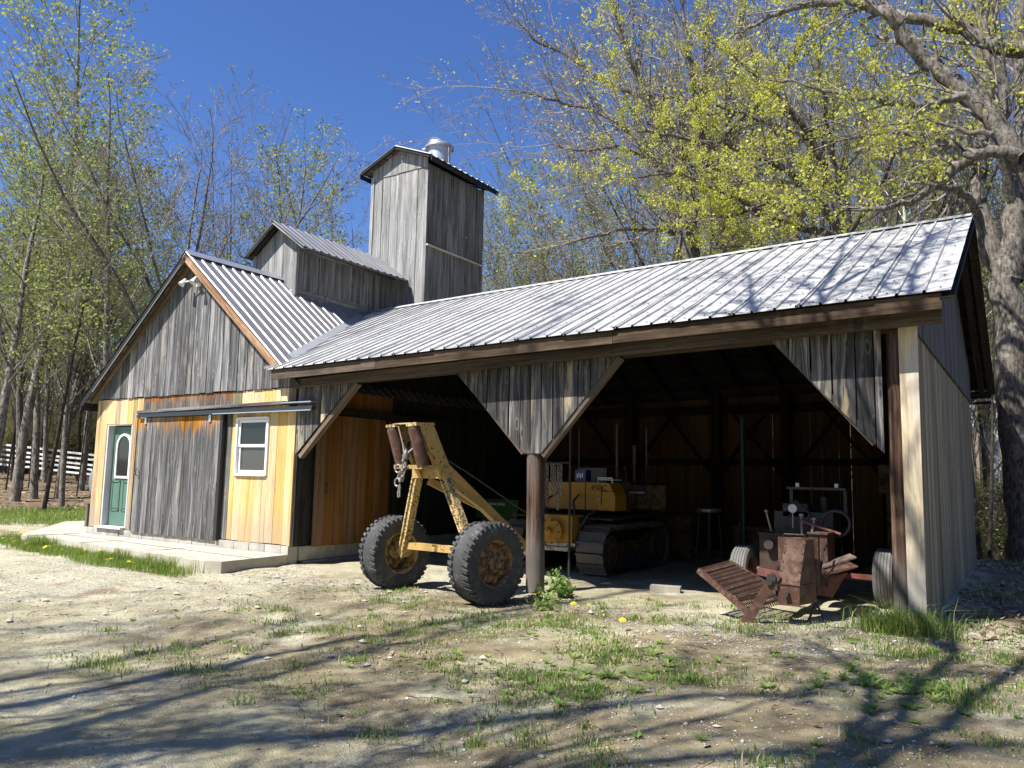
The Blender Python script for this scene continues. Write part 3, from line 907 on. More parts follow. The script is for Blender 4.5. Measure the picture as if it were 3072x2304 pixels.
boards(cup, (CX0, CY1, 0), -YA, ZA, 0, 3.0, 4.5, 5.95, M['grey'], (.2, .3), .02)
D1, D2 = Vector((1, 0, -CSL)).normalized(), Vector((-1, 0, -CSL)).normalized()
for k in range(5):
    sheet(cup, 'roof_sheet', (CRX, CY0 - .24 + k * .645, CRZ), YA, D1, .645, 1.24, M['roof'], .215, .015, .09, False, 3, .003)
    sheet(cup, 'roof_sheet', (CRX, CY0 - .24 + k * .645, CRZ - .003), YA, D2, .645, 1.08, M['roof'], .215, .015, .09, False, 3, .003)
for k in range(8):
    yy = CY0 - .1 + k * .42
    for D_, L_ in ((D1, 1.2), (D2, 1.04)):
        c0 = Vector((CRX, yy, CRZ - .055))
        beam(cup, 'rafter', c0 + D_ * L_, c0 + D_ * .03, .045, .07, M['dark'], (0, 1, 0))
for D_, L_ in ((D1, 1.22), (D2, 1.06)):
    c0 = Vector((CRX, CY0 - .215, CRZ - .05))
    beam(cup, 'rake_board', c0 + D_ * L_, c0 + D_ * .0, .022, .075, M['grey'], (0, 1, 0))
    q = .04
    while q < L_:
        c1 = Vector((CRX, CY0 - .2, CRZ - .018)) + D_ * (q + .08)
        beam(cup, 'roof_board', c1, c1 + YA * 3.1, .16, .016, M['dark'], Vector((-D_.z * (1 if D_.x > 0 else -1), 0, abs(D_.x))))
        q += .19

# steam tower
TX0, TX1, TY0, TY1 = 2.765, 4.61, 5.0, 7.3
tow = MB().box(((TX0 + TX1) / 2, (TY0 + TY1) / 2, 6.4), (TX1 - TX0 - .08, TY1 - TY0 - .08, 4.3)).build('tower', M['inner'], barn)
TRX, TRZ, TSL = 3.70, 9.17, .40
tcl = [(-TSL, 1, TRZ - .05 - TSL * TRX), (TSL, 1, TRZ - .05 + TSL * TRX)]
boards(tow, (0, TY0, 0), XA, ZA, TX0 + .11, TX1, 4.6, 8.56, M['tower'], (.24, .38), .024, .012)
beam(tow, 'corner_board', (TX0 + .05, TY0 - .005, 4.6), (TX0 + .05, TY0 - .005, 8.6), .10, .045, M['tower'], (0, 1, 0))
boards(tow, (0, TY0 - .02, 0), XA, ZA, TX0 + .05, TX1, 8.54, 9.6, M['tower'], (.24, .36), .022, .006, tcl)
boards(tow, (TX1, 0, 0), YA, ZA, TY0, TY1, 6.62, 8.62, M['grey'], (.18, .27), .024, .006)
boards(tow, (TX1, 0, 0), YA, ZA, TY0, TY1, 4.3, 6.59, M['grey'], (.18, .27), .024, .006)
beam(tow, 'drip_edge', (TX1 + .03, TY0, 6.60), (TX1 + .03, TY1, 6.60), .06, .035, M['tan'])
boards(tow, (TX0, TY1, 0), -YA, ZA, 0, TY1 - TY0, 4.6, 8.6, M['grey'], (.2, .3), .024)
boards(tow, (TX1, TY1, 0), -XA, ZA, 0, TX1 - TX0, 4.6, 8.7, M['grey'], (.2, .3), .024)
D1, D2 = Vector((1, 0, -TSL)).normalized(), Vector((-1, 0, -TSL)).normalized()
for k in range(4):
    for D_ in (D1, D2):
        sheet(tow, 'roof_sheet', (TRX, TY0 - .22 + k * .70, TRZ + (.0 if D_ is D1 else -.003)), YA, D_, .70, 1.25, M['roof'], .23, .022, .06, False, 3, .003)
for D_ in (D1, D2):
    sg = 1 if D_ is D1 else -1
    for yy in [TY0 - .18 + .335 * i for i in range(9)]:
        c0 = Vector((TRX, yy, TRZ - .06))
        beam(tow, 'rafter', c0 + D_ * 1.2, c0 + D_ * .02, .04, .085, M['dark'], (0, 1, 0))
    q = .03
    while q < 1.2:
        c1 = Vector((TRX, TY0 - .2, TRZ - .013)) + D_ * (q + .1)
        beam(tow, 'roof_board', c1, c1 + YA * 2.72, .2, .014, M['trim'], Vector((sg * TSL, 0, 1)))
        q += .235
    e = Vector((TRX + sg * 1.165, 0, TRZ - TSL * 1.165 - .08))
    beam(tow, 'fascia', e + YA * (TY0 - .2), e + YA * (TY1 + .28), .024, .12, M['dark'])
# flue on the tower roof
CHX, CHY = 3.86, 6.3
ch = MB().lathe([(.0, 8.7), (.295, 8.7), (.295, 9.54), (.31, 9.55), (.31, 9.60), (.345, 9.62), (.345, 9.68), (.33, 9.70), (.30, 9.70), (.28, 9.66), (.28, 9.2)], (CHX, CHY, 0), (0, 0, 1), 36).build('flue', M['chimney'], tow, True)
MB().lathe([(.36, 9.60), (.375, 9.605), (.375, 9.655), (.36, 9.66)], (CHX, CHY, 0), (0, 0, 1), 36).build('band', M['flash'], ch, True)
MB().lathe([(0, .05), (.33, .035), (.335, .02), (.0, .03)], (CHX - .02, CHY, 9.70), (.03, .02, 1), 32).build('cap', M['flash'], ch)
MB().box((CHX - .40, CHY - .1, 9.66), (.12, .10, .06)).build('latch', M['chimney'], ch)
MB().tube([(CHX - .1, CHY - .3, 9.70), (CHX - .06, CHY - .3, 9.80), (CHX + .1, CHY - .26, 9.80), (CHX + .22, CHY - .22, 9.72)], .012, 6).build('handle', M['flash'], ch)
for ex, ey in ((4.82, 6.95), (4.82, 5.5)):
    MB().tube([(CHX + .3, CHY, 9.64), (ex, ey, 8.76)], .007, 5).build('guy_wire', M['flash'], ch)

# things fixed to the building
t = thing('floodlight', (3.30, -.04, 4.70), 'white twin floodlight fixed near the peak of the grey gable', 'floodlight')
MB().box((3.33, -.065, 4.71), (.13, .03, .13)).tube([(3.33, -.07, 4.71), (3.33, -.17, 4.73)], [.05, .045], 10).build('base', M['white'], t)
MB().tube([(3.33, -.16, 4.74), (3.12, -.22, 4.72)], .014, 6).tube([(3.33, -.16, 4.74), (3.42, -.2, 4.74)], .014, 6).build('arm', M['white'], t)
for px, dx in ((3.09, -.05), (3.43, .03)):
    c0 = Vector((px, -.22, 4.74))
    d = Vector((dx, -.55, -.8)).normalized()
    MB().lathe([(0, -.05), (.026, -.045), (.034, 0), (.056, .08), (.06, .10), (.052, .10), (.03, .04), (0, .03)], c0, d, 18).build('lamp_head', M['white'], t, True)
t = thing('insulator', (3.61, 1.93, 4.86), 'white rounded fitting at the foot of the cupola corner', 'insulator')
MB().lathe([(0, -.03), (.06, -.02), (.085, .04), (.06, .10), (.03, .13), (.03, .17), (0, .18)], (3.60, 1.9, 4.78), (.2, -.1, 1), 14).build('cap', M['white'], t, True)

# ------------------------------------------------------------------ open shed
SB = .02
L, D = 15.42, 8.29
zsl = lambda x: SB * (x - 11)
RYS, RZS, EY, EZ = 4.37, 5.125 - .02 * 4.4 + .06, -.42, 2.955
SS = (RZS + 0 - EZ) / (RYS - EY)
shed = thing('open_shed', (11, 4, 0), 'long open fronted machine shed with a pale ribbed metal roof and dark brace boards', 'shed')
zroof = lambda x, y: EZ + zsl(x) + SS * ((y - EY) if y <= RYS else (2 * RYS - EY - y))
zb = lambda x: 2.69 + zsl(x)
# posts
def pole(par, x, y, z0, z1, r, mat, lean=(0, 0), name='post', n=14, origin_top=True):
    m = MB()
    pts = [(x + lean[0] * (z - z0), y + lean[1] * (z - z0), z) for z in np.linspace(z0, z1, 7)]
    m.tube(pts, [r * (1 + rng.uniform(-.03, .03)) for _ in pts], n)
    return m.build(name, mat, par, True, pts[-1])
pole(shed, 10.835, .13, -.5, 2.7, .125, M['post'], (-.012, 0))
pole(shed, 15.205, .14, -.5, 2.9, .085, M['post'], (.006, 0))
# corner board, brace panels
for x0, x1 in ((15.268, 15.425),):
    plank(shed, 'corner_board', (0, -.012, 0), XA, ZA, [(x0 + .01, -.33), (x1 + .012, -.33), (x1 + .03, 2.9), (x0 + .01, 2.9)], .03, M['tan'])
def bracepanel(poly, edge, mat=M['brace'], wd=(.15, .23), y=0.0):
    xs = [p[0] for p in poly]
    pan = MB().bar((min(xs) + .1, y + .05, zb((min(xs) + max(xs)) / 2) - .06), (max(xs) - .1, y + .05, zb((min(xs) + max(xs)) / 2) - .06), .06, .09).build('brace_panel', M['dark'], shed)
    cl = []
    n = len(poly)
    for i in range(n):
        (xa, za), (xb, zb_) = poly[i], poly[(i + 1) % n]
        nx_, nz_ = zb_ - za, -(xb - xa)
        cl.append((nx_, nz_, nx_ * xa + nz_ * za))
    boards(pan, (0, y, 0), XA, ZA, min(xs), max(xs), min(p[1] for p in poly) - .1, max(p[1] for p in poly) + .1, mat, wd, .026, .012, cl)
    for (xa, za), (xb, zb_) in edge:
        beam(pan, 'edge_timber', (xa, y + .065, za), (xb, y + .065, zb_), .075, .10, M['trim'], (0, 1, 0))
# polygons counter-clockwise seen from the front
bracepanel([(6.2, 1.47), (7.52, 2.66), (7.52, 2.80), (6.2, 2.80)], [((6.27, 1.43), (7.52, 2.60))])
bracepanel([(10.70, 1.49), (10.97, 1.49), (12.08, 2.72), (12.08, 2.84), (9.52, 2.84), (9.52, 2.64)], [((10.98, 1.46), (12.10, 2.70)), ((10.68, 1.5), (9.60, 2.62))])
bracepanel([(15.13, 1.47), (15.13, 2.90), (14.0, 2.90), (14.0, 2.74)], [((15.02, 1.60), (14.06, 2.72))], M['brace'], (.17, .25))
# header beam and fascia
beam(shed, 'header_beam', (6.2, .10, zb(6.2) + .10), (15.3, .10, zb(15.3) + .10), .13, .22, M['beam'])
segs = [(5.95, 8.3), (8.3, 12.2), (12.2, 15.72)]
for a, b in segs:
    beam(shed, 'fascia', (a, EY + .05, EZ + zsl(a) - .095), (b - .006, EY + .05, EZ + zsl(b) - .095), .03, .155, M['beam'])
beam(shed, 'eave_plate', (6.2, -.14, zb(6.2) + .03), (15.70, -.14, zb(15.7) + .07), .10, .14, M['beam'])
# roof sheets
Ds = Vector((0, -1, -SS)).normalized()
Db = Vector((0, 1, -SS)).normalized()
Ax = Vector((1, 0, SB))
def valley_y(x):
    zbarn = RZ - SL * (x - RX)
    return EY + (zbarn - EZ - zsl(x)) / SS
x = 3.6
PW = .78
xs = [3.3]
while xs[-1] < 5.75: xs.append(xs[-1] + .26)
xs[-1] = 5.80
nS = 14
xs += [5.80 + (15.78 - 5.80) * k / nS for k in range(1, nS + 1)]
for i in range(len(xs) - 1):
    a, b = xs[i], xs[i + 1]
    w_ = b - a
    yl = EY - rng.uniform(0, .02) if b > 5.85 else max(EY, valley_y(b) - .45)
    Lr = (RYS - yl) * math.sqrt(1 + SS * SS)
    if Lr < .1: continue
    O = Vector((a, RYS, zroof(a, RYS)))
    sheet(shed, 'roof_sheet', O, Ax, Ds, w_ + .02, Lr, M['shedroof'], .238 if w_ > .4 else .26, .024, .034, w_ > .4, 12, .005)
    if b > 6.0:
        sheet(shed, 'roof_sheet', O - Vector((0, 0, .004)), Ax, Db, w_ + .02, (RYS - EY) * math.sqrt(1 + SS * SS), M['shedroof'], .416, .021, .036, False, 3, .003)
scw = MB()
for i in range(len(xs) - 1):
    a, b = xs[i], xs[i + 1]
    if b < 6.3: continue
    for q in np.arange(.2, 5.0, .56):
        for fx in (.10, .43, .77):
            xx, yy = a + (b - a) * fx + .09, RYS - q
            zz = zroof(xx, yy) + .004
            scw.add([(xx - .011, yy - .011, zz), (xx + .011, yy - .011, zz), (xx + .011, yy + .011, zz + .01), (xx - .011, yy + .011, zz + .01), (xx, yy, zz + .014)], [(0, 1, 4), (1, 2, 4), (2, 3, 4), (3, 0, 4)])
o = scw.build('roof_screws', M['darksteel'], shed)
o['kind'] = 'stuff'
rc = MB()
for sg in (-1, 1):
    a, b = 3.2, 15.79
    p = lambda x, q, h: (x, RYS + sg * q, zroof(x, RYS) + h)
    rc.hexa([p(a, 0, .035), p(a, .17, -.045), p(a, .17, -.04), p(a, 0, .042)], [p(b, 0, .035), p(b, .17, -.045), p(b, .17, -.04), p(b, 0, .042)])
rc.build('ridge_cap', M['shedroof'], shed)
# valley flashing
va = [Vector((x, valley_y(x), zroof(x, valley_y(x)) + .012)) for x in (3.9, 4.6, 5.3, 5.78)]
m = MB()
for p, q in zip(va[:-1], va[1:]):
    m.hexa([p + Vector((-.10, -.02, .082)), p, p + Vector((.12, 0.02, .010)), p + Vector((.12, .02, .013))], [q + Vector((-.10, -.02, .082)), q, q + Vector((.12, .02, .010)), q + Vector((.12, .02, .013))])
m.build('valley_flashing', M['flash'], shed)
# rafters, purlins
for i, x in enumerate(np.arange(6.7, 15.5, .86)):
    for D_ in (Ds, Db):
        c0 = Vector((x, RYS, zroof(x, RYS) - .16))
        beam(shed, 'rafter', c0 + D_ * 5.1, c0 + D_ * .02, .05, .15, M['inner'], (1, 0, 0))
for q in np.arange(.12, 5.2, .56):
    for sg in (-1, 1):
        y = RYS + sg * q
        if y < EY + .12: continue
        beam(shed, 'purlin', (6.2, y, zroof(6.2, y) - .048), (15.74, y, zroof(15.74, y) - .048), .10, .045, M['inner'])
# rake boards on the right-hand end
for D_, sgn in ((Ds, -1), (Db, 1)):
    c0 = Vector((15.765, RYS, zroof(15.765, RYS) - .085))
    beam(shed, 'rake_board', c0 + D_ * 5.22, c0, .026, .13, M['dark'], (1, 0, 0))
    c0 = Vector((15.60, RYS, zroof(15.6, RYS) - .12))
    beam(shed, 'fly_rafter', c0 + D_ * 5.1, c0, .04, .10, M['dark'], (1, 0, 0))
beam(shed, 'fascia', (6.2, 2 * RYS - EY - .03, EZ + zsl(6.2) - .09), (15.75, 2 * RYS - EY - .03, EZ + zsl(15.75) - .09), .03, .14, M['dark'])
# right end wall
scl = [(-SS, 1, RZS + zsl(L) - .10 - SS * RYS + 0.0), (SS, 1, RZS + zsl(L) - .10 + SS * RYS)]
boards(shed, (L, 0, 0), YA, ZA, 0.0, D, -.38, 2.78, M['wall'], (.16, .22), .026, .006)
boards(shed, (L + .028, 0, 0), YA, ZA, 0.0, D, 2.745, 8, M['grey2'], (.16, .23), .026, .006, scl)
# rear wall with daylight gaps, posts and braces
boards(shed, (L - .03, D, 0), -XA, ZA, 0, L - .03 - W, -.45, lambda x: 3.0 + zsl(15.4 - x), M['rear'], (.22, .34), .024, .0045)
for x in (8.5, 10.6, 12.1, 14.0):
    pole(shed, x, 8.0, -.5, 3.1, .11, M['inner'])
    for sg in (-1, 1):
        beam(shed, 'knee_brace', (x, 7.9, 1.2), (x + sg * 1.2, 7.9, 2.75), .06, .12, M['inner'], (0, 1, 0))
beam(shed, 'girt', (6.3, 8.13, 1.55), (15.35, 8.13, 1.6), .05, .14, M['inner'])
beam(shed, 'girt', (6.3, 8.13, 2.7), (15.35, 8.13, 2.75), .05, .2, M['inner'])

# ------------------------------------------------------------------ wheels
def tyre(parent, c, ax, ro, ri, wd, mat, lugs=0, ribs=0, rimmat=None, rim_depth=.5, name='wheel', hubm=None, lugd=.022):
    c, ax = Vector(c), Vector(ax).normalized()
    h = wd / 2
    hub = MB()
    hub.lathe([(ri * 1.04, -h * .80), (ri * .98, -h * .78), (ri * .90, -h * .55), (ri * .88, 0), (ri * .90, h * .55), (ri * .98, h * .78), (ri * 1.04, h * .80)], c, ax, 40)
    # dished disc with hand holes suggested by spokes
    f = h * rim_depth
    hub.lathe([(ri * .9, f - .03), (ri * .82, f), (ri * .62, f + .035), (ri * .42, f + .02), (ri * .36, f + .01), (ri * .34, f + .06), (ri * .2, f + .075), (ri * .18, f + .12), (0, f + .125)], c, ax, 40)
    hub.lathe([(ri * .9, f - .05), (ri * .5, f - .02), (0, f - .02)][::-1], c, ax, 40)
    wheel = hub.build(name, rimmat, parent, True, c)
    a = ax.cross(Vector((0, 0, 1))).normalized()
    b = ax.cross(a)
    m = MB()
    for k in range(8):
        t = 2 * math.pi * k / 8 + .2
        e = a * math.cos(t) + b * math.sin(t)
        q = c + ax * (f + .03)
        m.tube([q + e * ri * .5, q + e * ri * .5 + ax * .03], .016, 6)
        m.bar(q + e * ri * .62 - ax * .01, q + e * ri * .86 - ax * .03, .06, .03, ax)
    m.build('hub', hubm or rimmat, wheel)
    tr = ro - (lugd if lugs else 0)
    prof = [(ri, -h * .74), (ri + (tr - ri) * .18, -h * .92), (ri + (tr - ri) * .55, -h * 1.0), (tr - (tr - ri) * .18, -h * .95), (tr - .012, -h * .80), (tr, -h * .6), (tr, -h * .2), (tr, h * .2), (tr, h * .6), (tr - .012, h * .80), (tr - (tr - ri) * .18, h * .95), (ri + (tr - ri) * .55, h * 1.0), (ri + (tr - ri) * .18, h * .92), (ri, h * .74)]
    if ribs:
        flat = [(tr - .012, -h * .8)]
        for k in range(ribs):
            x0 = -h * .78 + (h * 1.56) * k / ribs
            x1 = -h * .78 + (h * 1.56) * (k + 1) / ribs
            flat += [(tr - .010, x0), (tr, x0 + .006), (tr, x1 - .006), (tr - .010, x1)]
        prof = prof[:4] + flat + prof[10:]
    T = MB().lathe(prof, c, ax, 56)
    if lugs:
        for k in range(lugs):
            for sg in (-1, 1):
                t = 2 * math.pi * (k + (.5 if sg > 0 else 0)) / lugs
                dt = 2 * math.pi / lugs
                def pt(tt, r_, hh): return c + (a * math.cos(tt) + b * math.sin(tt)) * r_ + ax * hh
                lw = dt * .30
                sk = dt * .35 * sg
                j = rng.uniform(-.006, .004)
                A = [pt(t - lw, tr - .02, sg * h * .40), pt(t + lw, tr - .02, sg * h * .40), pt(t + lw + sk, tr - .03, sg * h * .97), pt(t - lw + sk, tr - .03, sg * h * .97)]
                B = [pt(t - lw * .8, ro + j, sg * h * .46), pt(t + lw * .8, ro + j, sg * h * .46), pt(t + lw * .8 + sk, ro - .016 + j, sg * h * .94), pt(t - lw * .8 + sk, ro - .016 + j, sg * h * .94)]
                T.hexa(A, B)
                A = [pt(t - lw + sk, tr - .03, sg * h * .9), pt(t + lw + sk, tr - .03, sg * h * .9), pt(t + lw + sk, tr - .10, sg * h * .97), pt(t - lw + sk, tr - .10, sg * h * .97)]
                B = [pt(t - lw * .8 + sk, ro - .02 + j, sg * h * .94), pt(t + lw * .8 + sk, ro - .02 + j, sg * h * .94), pt(t + lw * .8 + sk, tr - .09, sg * h * 1.02), pt(t - lw * .8 + sk, tr - .09, sg * h * 1.02)]
                T.hexa(A, B)
    T.build('tyre', mat, wheel, True, c)
    return wheel

# ------------------------------------------------------------------ yellow logging arch
A0 = Vector((10.0, -.89, 0))
av, bv = Vector((.98, -.2, 0)).normalized(), Vector((.2, .98, 0)).normalized()
def ap(s_, t_, h_): return A0 + av * s_ + bv * t_ + Vector((0, 0, h_))
arc = thing('logging_arch', (10, -.89, -.33), 'worn yellow two wheeled logging arch with knobbly tyres and upright roller head', 'logging arch')
RT = .495
zL, zR = G(*ap(-.9, 0, 0)[:2]) - .015, G(*ap(.92, 0, 0)[:2]) - .015
cL, cR = ap(-.9, 0, zL + RT), ap(.92, 0, zR + RT)
tyre(arc, cL, av, RT, .268, .36, M['rubber'], 38, 0, M['rim'], -.35, hubm=M['rim'])
tyre(arc, cR, av, RT, .268, .36, M['rubber'], 38, 0, M['rimdark'], .45, hubm=M['rimdark'])
MB().bar(ap(-.85, 0, .235), ap(.85, 0, .27), .10, .085).build('axle', M['yellow'], arc)
MB().tube([ap(-.78, 0, .165), ap(-.64, 0, .165)], [.085, .075], 12).tube([ap(.74, 0, .165), ap(.6, 0, .165)], [.085, .075], 12).build('spindle', M['yellow'], arc)
def angle_leg(p0, p1, name):
    m = MB()
    p0, p1 = Vector(p0), Vector(p1)
    m.bar(p0, p1, .092, .09, bv)
    o = m.build(name, M['yellow2'], arc)
    d = (p1 - p0).normalized()
    # raised flange along the front edge
    n = d.cross(bv).normalized()
    MB().bar(p0 - bv * .055 + n * .041, p1 - bv * .055 + n * .041, .022, .024, bv).bar(p0 - bv * .055 - n * .041, p1 - bv * .055 - n * .041, .022, .024, bv).build('flange', M['yellow2'], o)
angle_leg(ap(-.70, -.02, .10), ap(-.335, -.09, 1.18), 'leg')
angle_leg(ap(.72, -.02, .22), ap(.20, -.09, 1.18), 'leg')
hd = MB()
hd.bar(ap(-.38, -.09, 1.20), ap(.27, -.09, 1.20), .15, .13)
hd.bar(ap(-.30, -.40, 1.275), ap(.26, -.40, 1.275), .24, .05)
hd.build('head_plate', M['yellow'], arc)
for sg in (-1, 1):
    MB().hexa([ap(sg * .235 - .035, -.60, 1.80), ap(sg * .235 + .035, -.60, 1.80), ap(sg * .235 + .035, -.36, 1.81), ap(sg * .235 - .035, -.36, 1.81)],
              [ap(sg * .20 - .035, -.17, 1.14), ap(sg * .20 + .035, -.17, 1.14), ap(sg * .20 + .035, .04, 1.14), ap(sg * .20 - .035, .04, 1.14)]).build('side_plate', M['yellow'], arc)
    MB().hexa([ap(sg * .21 - .10, -.66, 1.765), ap(sg * .21 + .10, -.66, 1.765), ap(sg * .21 + .09, -.36, 1.80), ap(sg * .21 - .09, -.36, 1.80)],
              [ap(sg * .21 - .10, -.66, 1.80), ap(sg * .21 + .10, -.66, 1.80), ap(sg * .21 + .09, -.36, 1.83), ap(sg * .21 - .09, -.36, 1.83)]).build('roller_bracket', M['yellow2'], arc)
    r_ = MB().tube([ap(sg * .215, -.455, 1.285), ap(sg * .215, -.46, 1.30), ap(sg * .215, -.615, 1.745), ap(sg * .215, -.62, 1.762)], [.062, .078, .078, .066], 20).build('roller', M['rust'], arc, True)
MB().bar(ap(-.24, -.50, 1.81), ap(.24, -.50, 1.81), .22, .016).build('top_plate', M['yellow2'], arc)
MB().tube([ap(-.2, -.33, 1.53), ap(.2, -.33, 1.53)], .085, 16).tube([ap(-.05, -.33, 1.53), ap(.05, -.33, 1.53)], .13, 20).build('sheave', M['darksteel'], arc, True)
MB().bar(ap(0, .0, 1.32), ap(0, 1.72, .09), .10, .12).build('tongue', M['yellow'], arc)
MB().bar(ap(-.20, -.02, 1.10), ap(-.02, .75, .76), .07, .09).bar(ap(.20, -.02, 1.10), ap(.02, .75, .76), .07, .09).build('tongue_brace', M['yellow'], arc)
MB().tube([ap(0, -.25, 1.53), ap(.02, .45, 1.22), ap(.08, 1.55, .66), ap(.1, 1.75, .5)], .011, 6).build('cable', M['darksteel'], arc)
MB().tube([ap(-.10, -.62, 1.78), ap(-.07, -.56, 1.55), ap(-.045, -.54, 1.34)], .011, 6).tube([ap(.03, -.42, 1.55), ap(0, -.52, 1.46), ap(-.02, -.54, 1.36)], .010, 6).build('winch_line', M['rope'], arc)
def chainmesh(pts, r, link_l):
    m = MB()
    pts = [Vector(p) for p in pts]
    k = 0
    for p, q in zip(pts[:-1], pts[1:]):
        n = max(1, int((q - p).length / (link_l * .74)))
        for i in range(n):
            c0 = p + (q - p) * (i + .5) / n
            d = (q - p).normalized()
            sd_ = d.cross(Vector((.3, .9, .1) if k % 2 else (.9, -.3, .1))).normalized()
            e = link_l / 2
            wv = link_l * .28
            loop = [c0 + d * e * .6 + sd_ * wv, c0 + d * e, c0 + d * e * .6 - sd_ * wv, c0 - d * e * .6 - sd_ * wv, c0 - d * e, c0 - d * e * .6 + sd_ * wv]
            for a_, b_ in zip(loop, loop[1:] + loop[:1]): m.tube([a_, b_], r, 5, False)
            k += 1
    return m
hk = chainmesh([ap(-.04, -.55, 1.40), ap(-.06, -.56, 1.24), ap(-.10, -.57, 1.08)], .011, .075)
hk.v += []
m2 = chainmesh([ap(-.02, -.56, 1.38), ap(-.01, -.57, 1.26), ap(-.045, -.58, 1.1)], .010, .07)
hk.add(m2.v, m2.f)
for a_, b_ in ((ap(-.13, -.58, 1.25), ap(-.13, -.58, 1.14)), (ap(-.13, -.58, 1.08), ap(-.115, -.58, .94))):
    pts = [a_ + Vector((.045 * math.cos(t), 0, .05 * math.sin(t))) for t in np.linspace(.4, 5.9, 9)] + [b_]
    hk.tube(pts, .012, 6)
hk.tube([ap(-.10, -.58, 1.02), ap(-.11, -.58, .90), ap(-.075, -.58, .90), ap(-.07, -.58, 1.03)], .012, 6)
hk.build('chain', M['chain'], arc)
MB().lathe([(0, 0), (.04, .01), (.05, .05), (.028, .1), (.02, .13), (0, .14)], ap(-.03, -.54, 1.36), (0, 0, 1), 12).build('chain_bell', M['steel'], arc, True)

# ------------------------------------------------------------------ yellow crawler dozer inside the shed
dz = thing('bulldozer', (10.2, 3.4, -.33), 'old yellow crawler bulldozer parked in the dark shed, seen from behind', 'bulldozer')
def track(x0, x1):
    y0, y1, zc, r_ = 1.95, 4.55, .03, .36
    path = []
    for t in np.linspace(math.pi / 2, 3 * math.pi / 2, 9): path.append((y0 + r_ + r_ * math.cos(t), zc + r_ * math.sin(t)))
    for y in np.linspace(y0 + r_, y1 - r_, 12)[1:-1]: path.append((y, zc - r_))
    for t in np.linspace(-math.pi / 2, math.pi / 2, 9): path.append((y1 - r_ + r_ * math.cos(t), zc + r_ * math.sin(t)))
    for y in np.linspace(y1 - r_, y0 + r_, 12)[1:-1]: path.append((y, zc + r_ - .02 * math.sin((y - y0) * 4) ** 2))
    fr_ = MB().box(((x0 + x1) / 2, (y0 + y1) / 2, zc), (.24, y1 - y0 - .6, .26)).build('track', M['catdark'], dz)
    n = len(path)
    P_ = [Vector((0, *p)) for p in path]
    # resample into shoes
    seg = [(P_[(i + 1) % n] - P_[i]).length for i in range(n)]
    tot = sum(seg)
    NS = 38
    for k in range(NS):
        q = tot * k / NS
        i = 0
        while q > seg[i]:
            q -= seg[i]
            i += 1
        d = (P_[(i + 1) % n] - P_[i]).normalized()
        c0 = P_[i] + d * q
        nrm = Vector((0, d.z, -d.y))
        if nrm.dot(c0 - Vector((0, (y0 + y1) / 2, zc))) < 0: nrm = -nrm
        m = MB()
        hw = tot / NS * .48
        for (a0, a1, h0, h1) in ((-hw, hw, -.012, .016), (-hw, -hw + .022, .0, .055)):
            V = []
            for xx in (x0, x1):
                for aa, hh in ((a0, h0), (a1, h0), (a1, h1), (a0, h1)):
                    V.append(Vector((xx, 0, 0)) + c0 + d * aa + nrm * hh)
            m.hexa(V[:4], V[4:])
        m.build('track_shoe', M['tracksteel'], fr_)
    for yy, rr in ((y0 + r_, .27), (y1 - r_, .27)):
        MB().tube([(x0 + .08, yy, zc), (x1 - .04, yy, zc)], rr, 20).build('sprocket', M['catdark'], fr_, True)
    for yy in np.linspace(y0 + .75, y1 - .75, 5):
        MB().tube([(x0 + .1, yy, zc - .2), (x1 - .05, yy, zc - .2)], .11, 12).build('track_roller', M['darksteel'], fr_, True)
track(10.44, 10.90)
track(8.95, 9.40)
MB().box((9.92, 3.3, .30), (1.0, 2.4, .5)).build('hull', M['catdark'], dz)
wb = MB().box((10.05, 2.12, .36), (.66, .42, .46)).build('winch_case', M['cat'], dz)
MB().lathe([(0, -.3), (.20, -.3), (.20, -.27), (.165, -.26), (.165, -.1), (.18, -.06), (.18, .02), (0, .02)], (9.97, 2.05, .34), (-.3, 1, 0), 26).build('winch_drum', M['cat'], wb, True)
MB().box((10.06, 1.93, .07), (.6, .08, .06)).box((10.2, 1.92, .14), (.5, .05, .05)).build('drawbar', M['steel'], wb)
tk = MB()
tk.hexa([(9.55, 2.58, .66), (10.79, 2.58, .66), (10.79, 2.58, .90), (10.68, 2.58, 1.10), (9.55, 2.58, 1.10)], [(9.55, 3.0, .66), (10.79, 3.0, .66), (10.79, 3.0, .9), (10.68, 3.0, 1.1), (9.55, 3.0, 1.1)])
tk = tk.build('fuel_tank', M['cat'], dz)
MB().box((10.255, 2.574, .88), (.012, .012, .43)).box((10.55, 2.574, .90), (.012, .012, .3)).box((10.66, 2.574, .965), (.24, .012, .012)).build('panel_seam', M['darksteel'], tk)
MB().box((10.50, 2.57, .845), (.045, .012, .07)).build('latch', M['steel'], tk)
MB().box((10.6, 2.8, 1.15), (.26, .3, .012)).tube([(10.42, 2.7, 1.10), (10.42, 2.7, 1.18), (10.68, 2.7, 1.18), (10.68, 2.7, 1.10)], .012, 6).build('grab_rail', M['white'], tk)
for x0, x1 in ((10.42, 10.86), (9.0, 9.42)):
    MB().hexa([(x0, 2.35, .52), (x1, 2.35, .52), (x1, 4.3, .58), (x0, 4.3, .58)], [(x0, 2.35, .54), (x1, 2.35, .54), (x1, 4.3, .60), (x0, 4.3, .60)]).build('fender', M['catdark'], dz)
for k_, (a_, b_) in enumerate((((9.75, 2.2, .6), (9.8, 2.6, .95)), ((10.3, 2.15, .58), (10.15, 2.55, .9)), ((10.42, 2.1, .4), (10.5, 2.5, .66)))):
    m_ = Vector(a_).lerp(Vector(b_), .5) + Vector((.05 * (k_ - 1), -.12, .06))
    MB().tube([a_, m_, b_], .018, 7).build('hose', M['hose'], dz, True)
bo = MB()
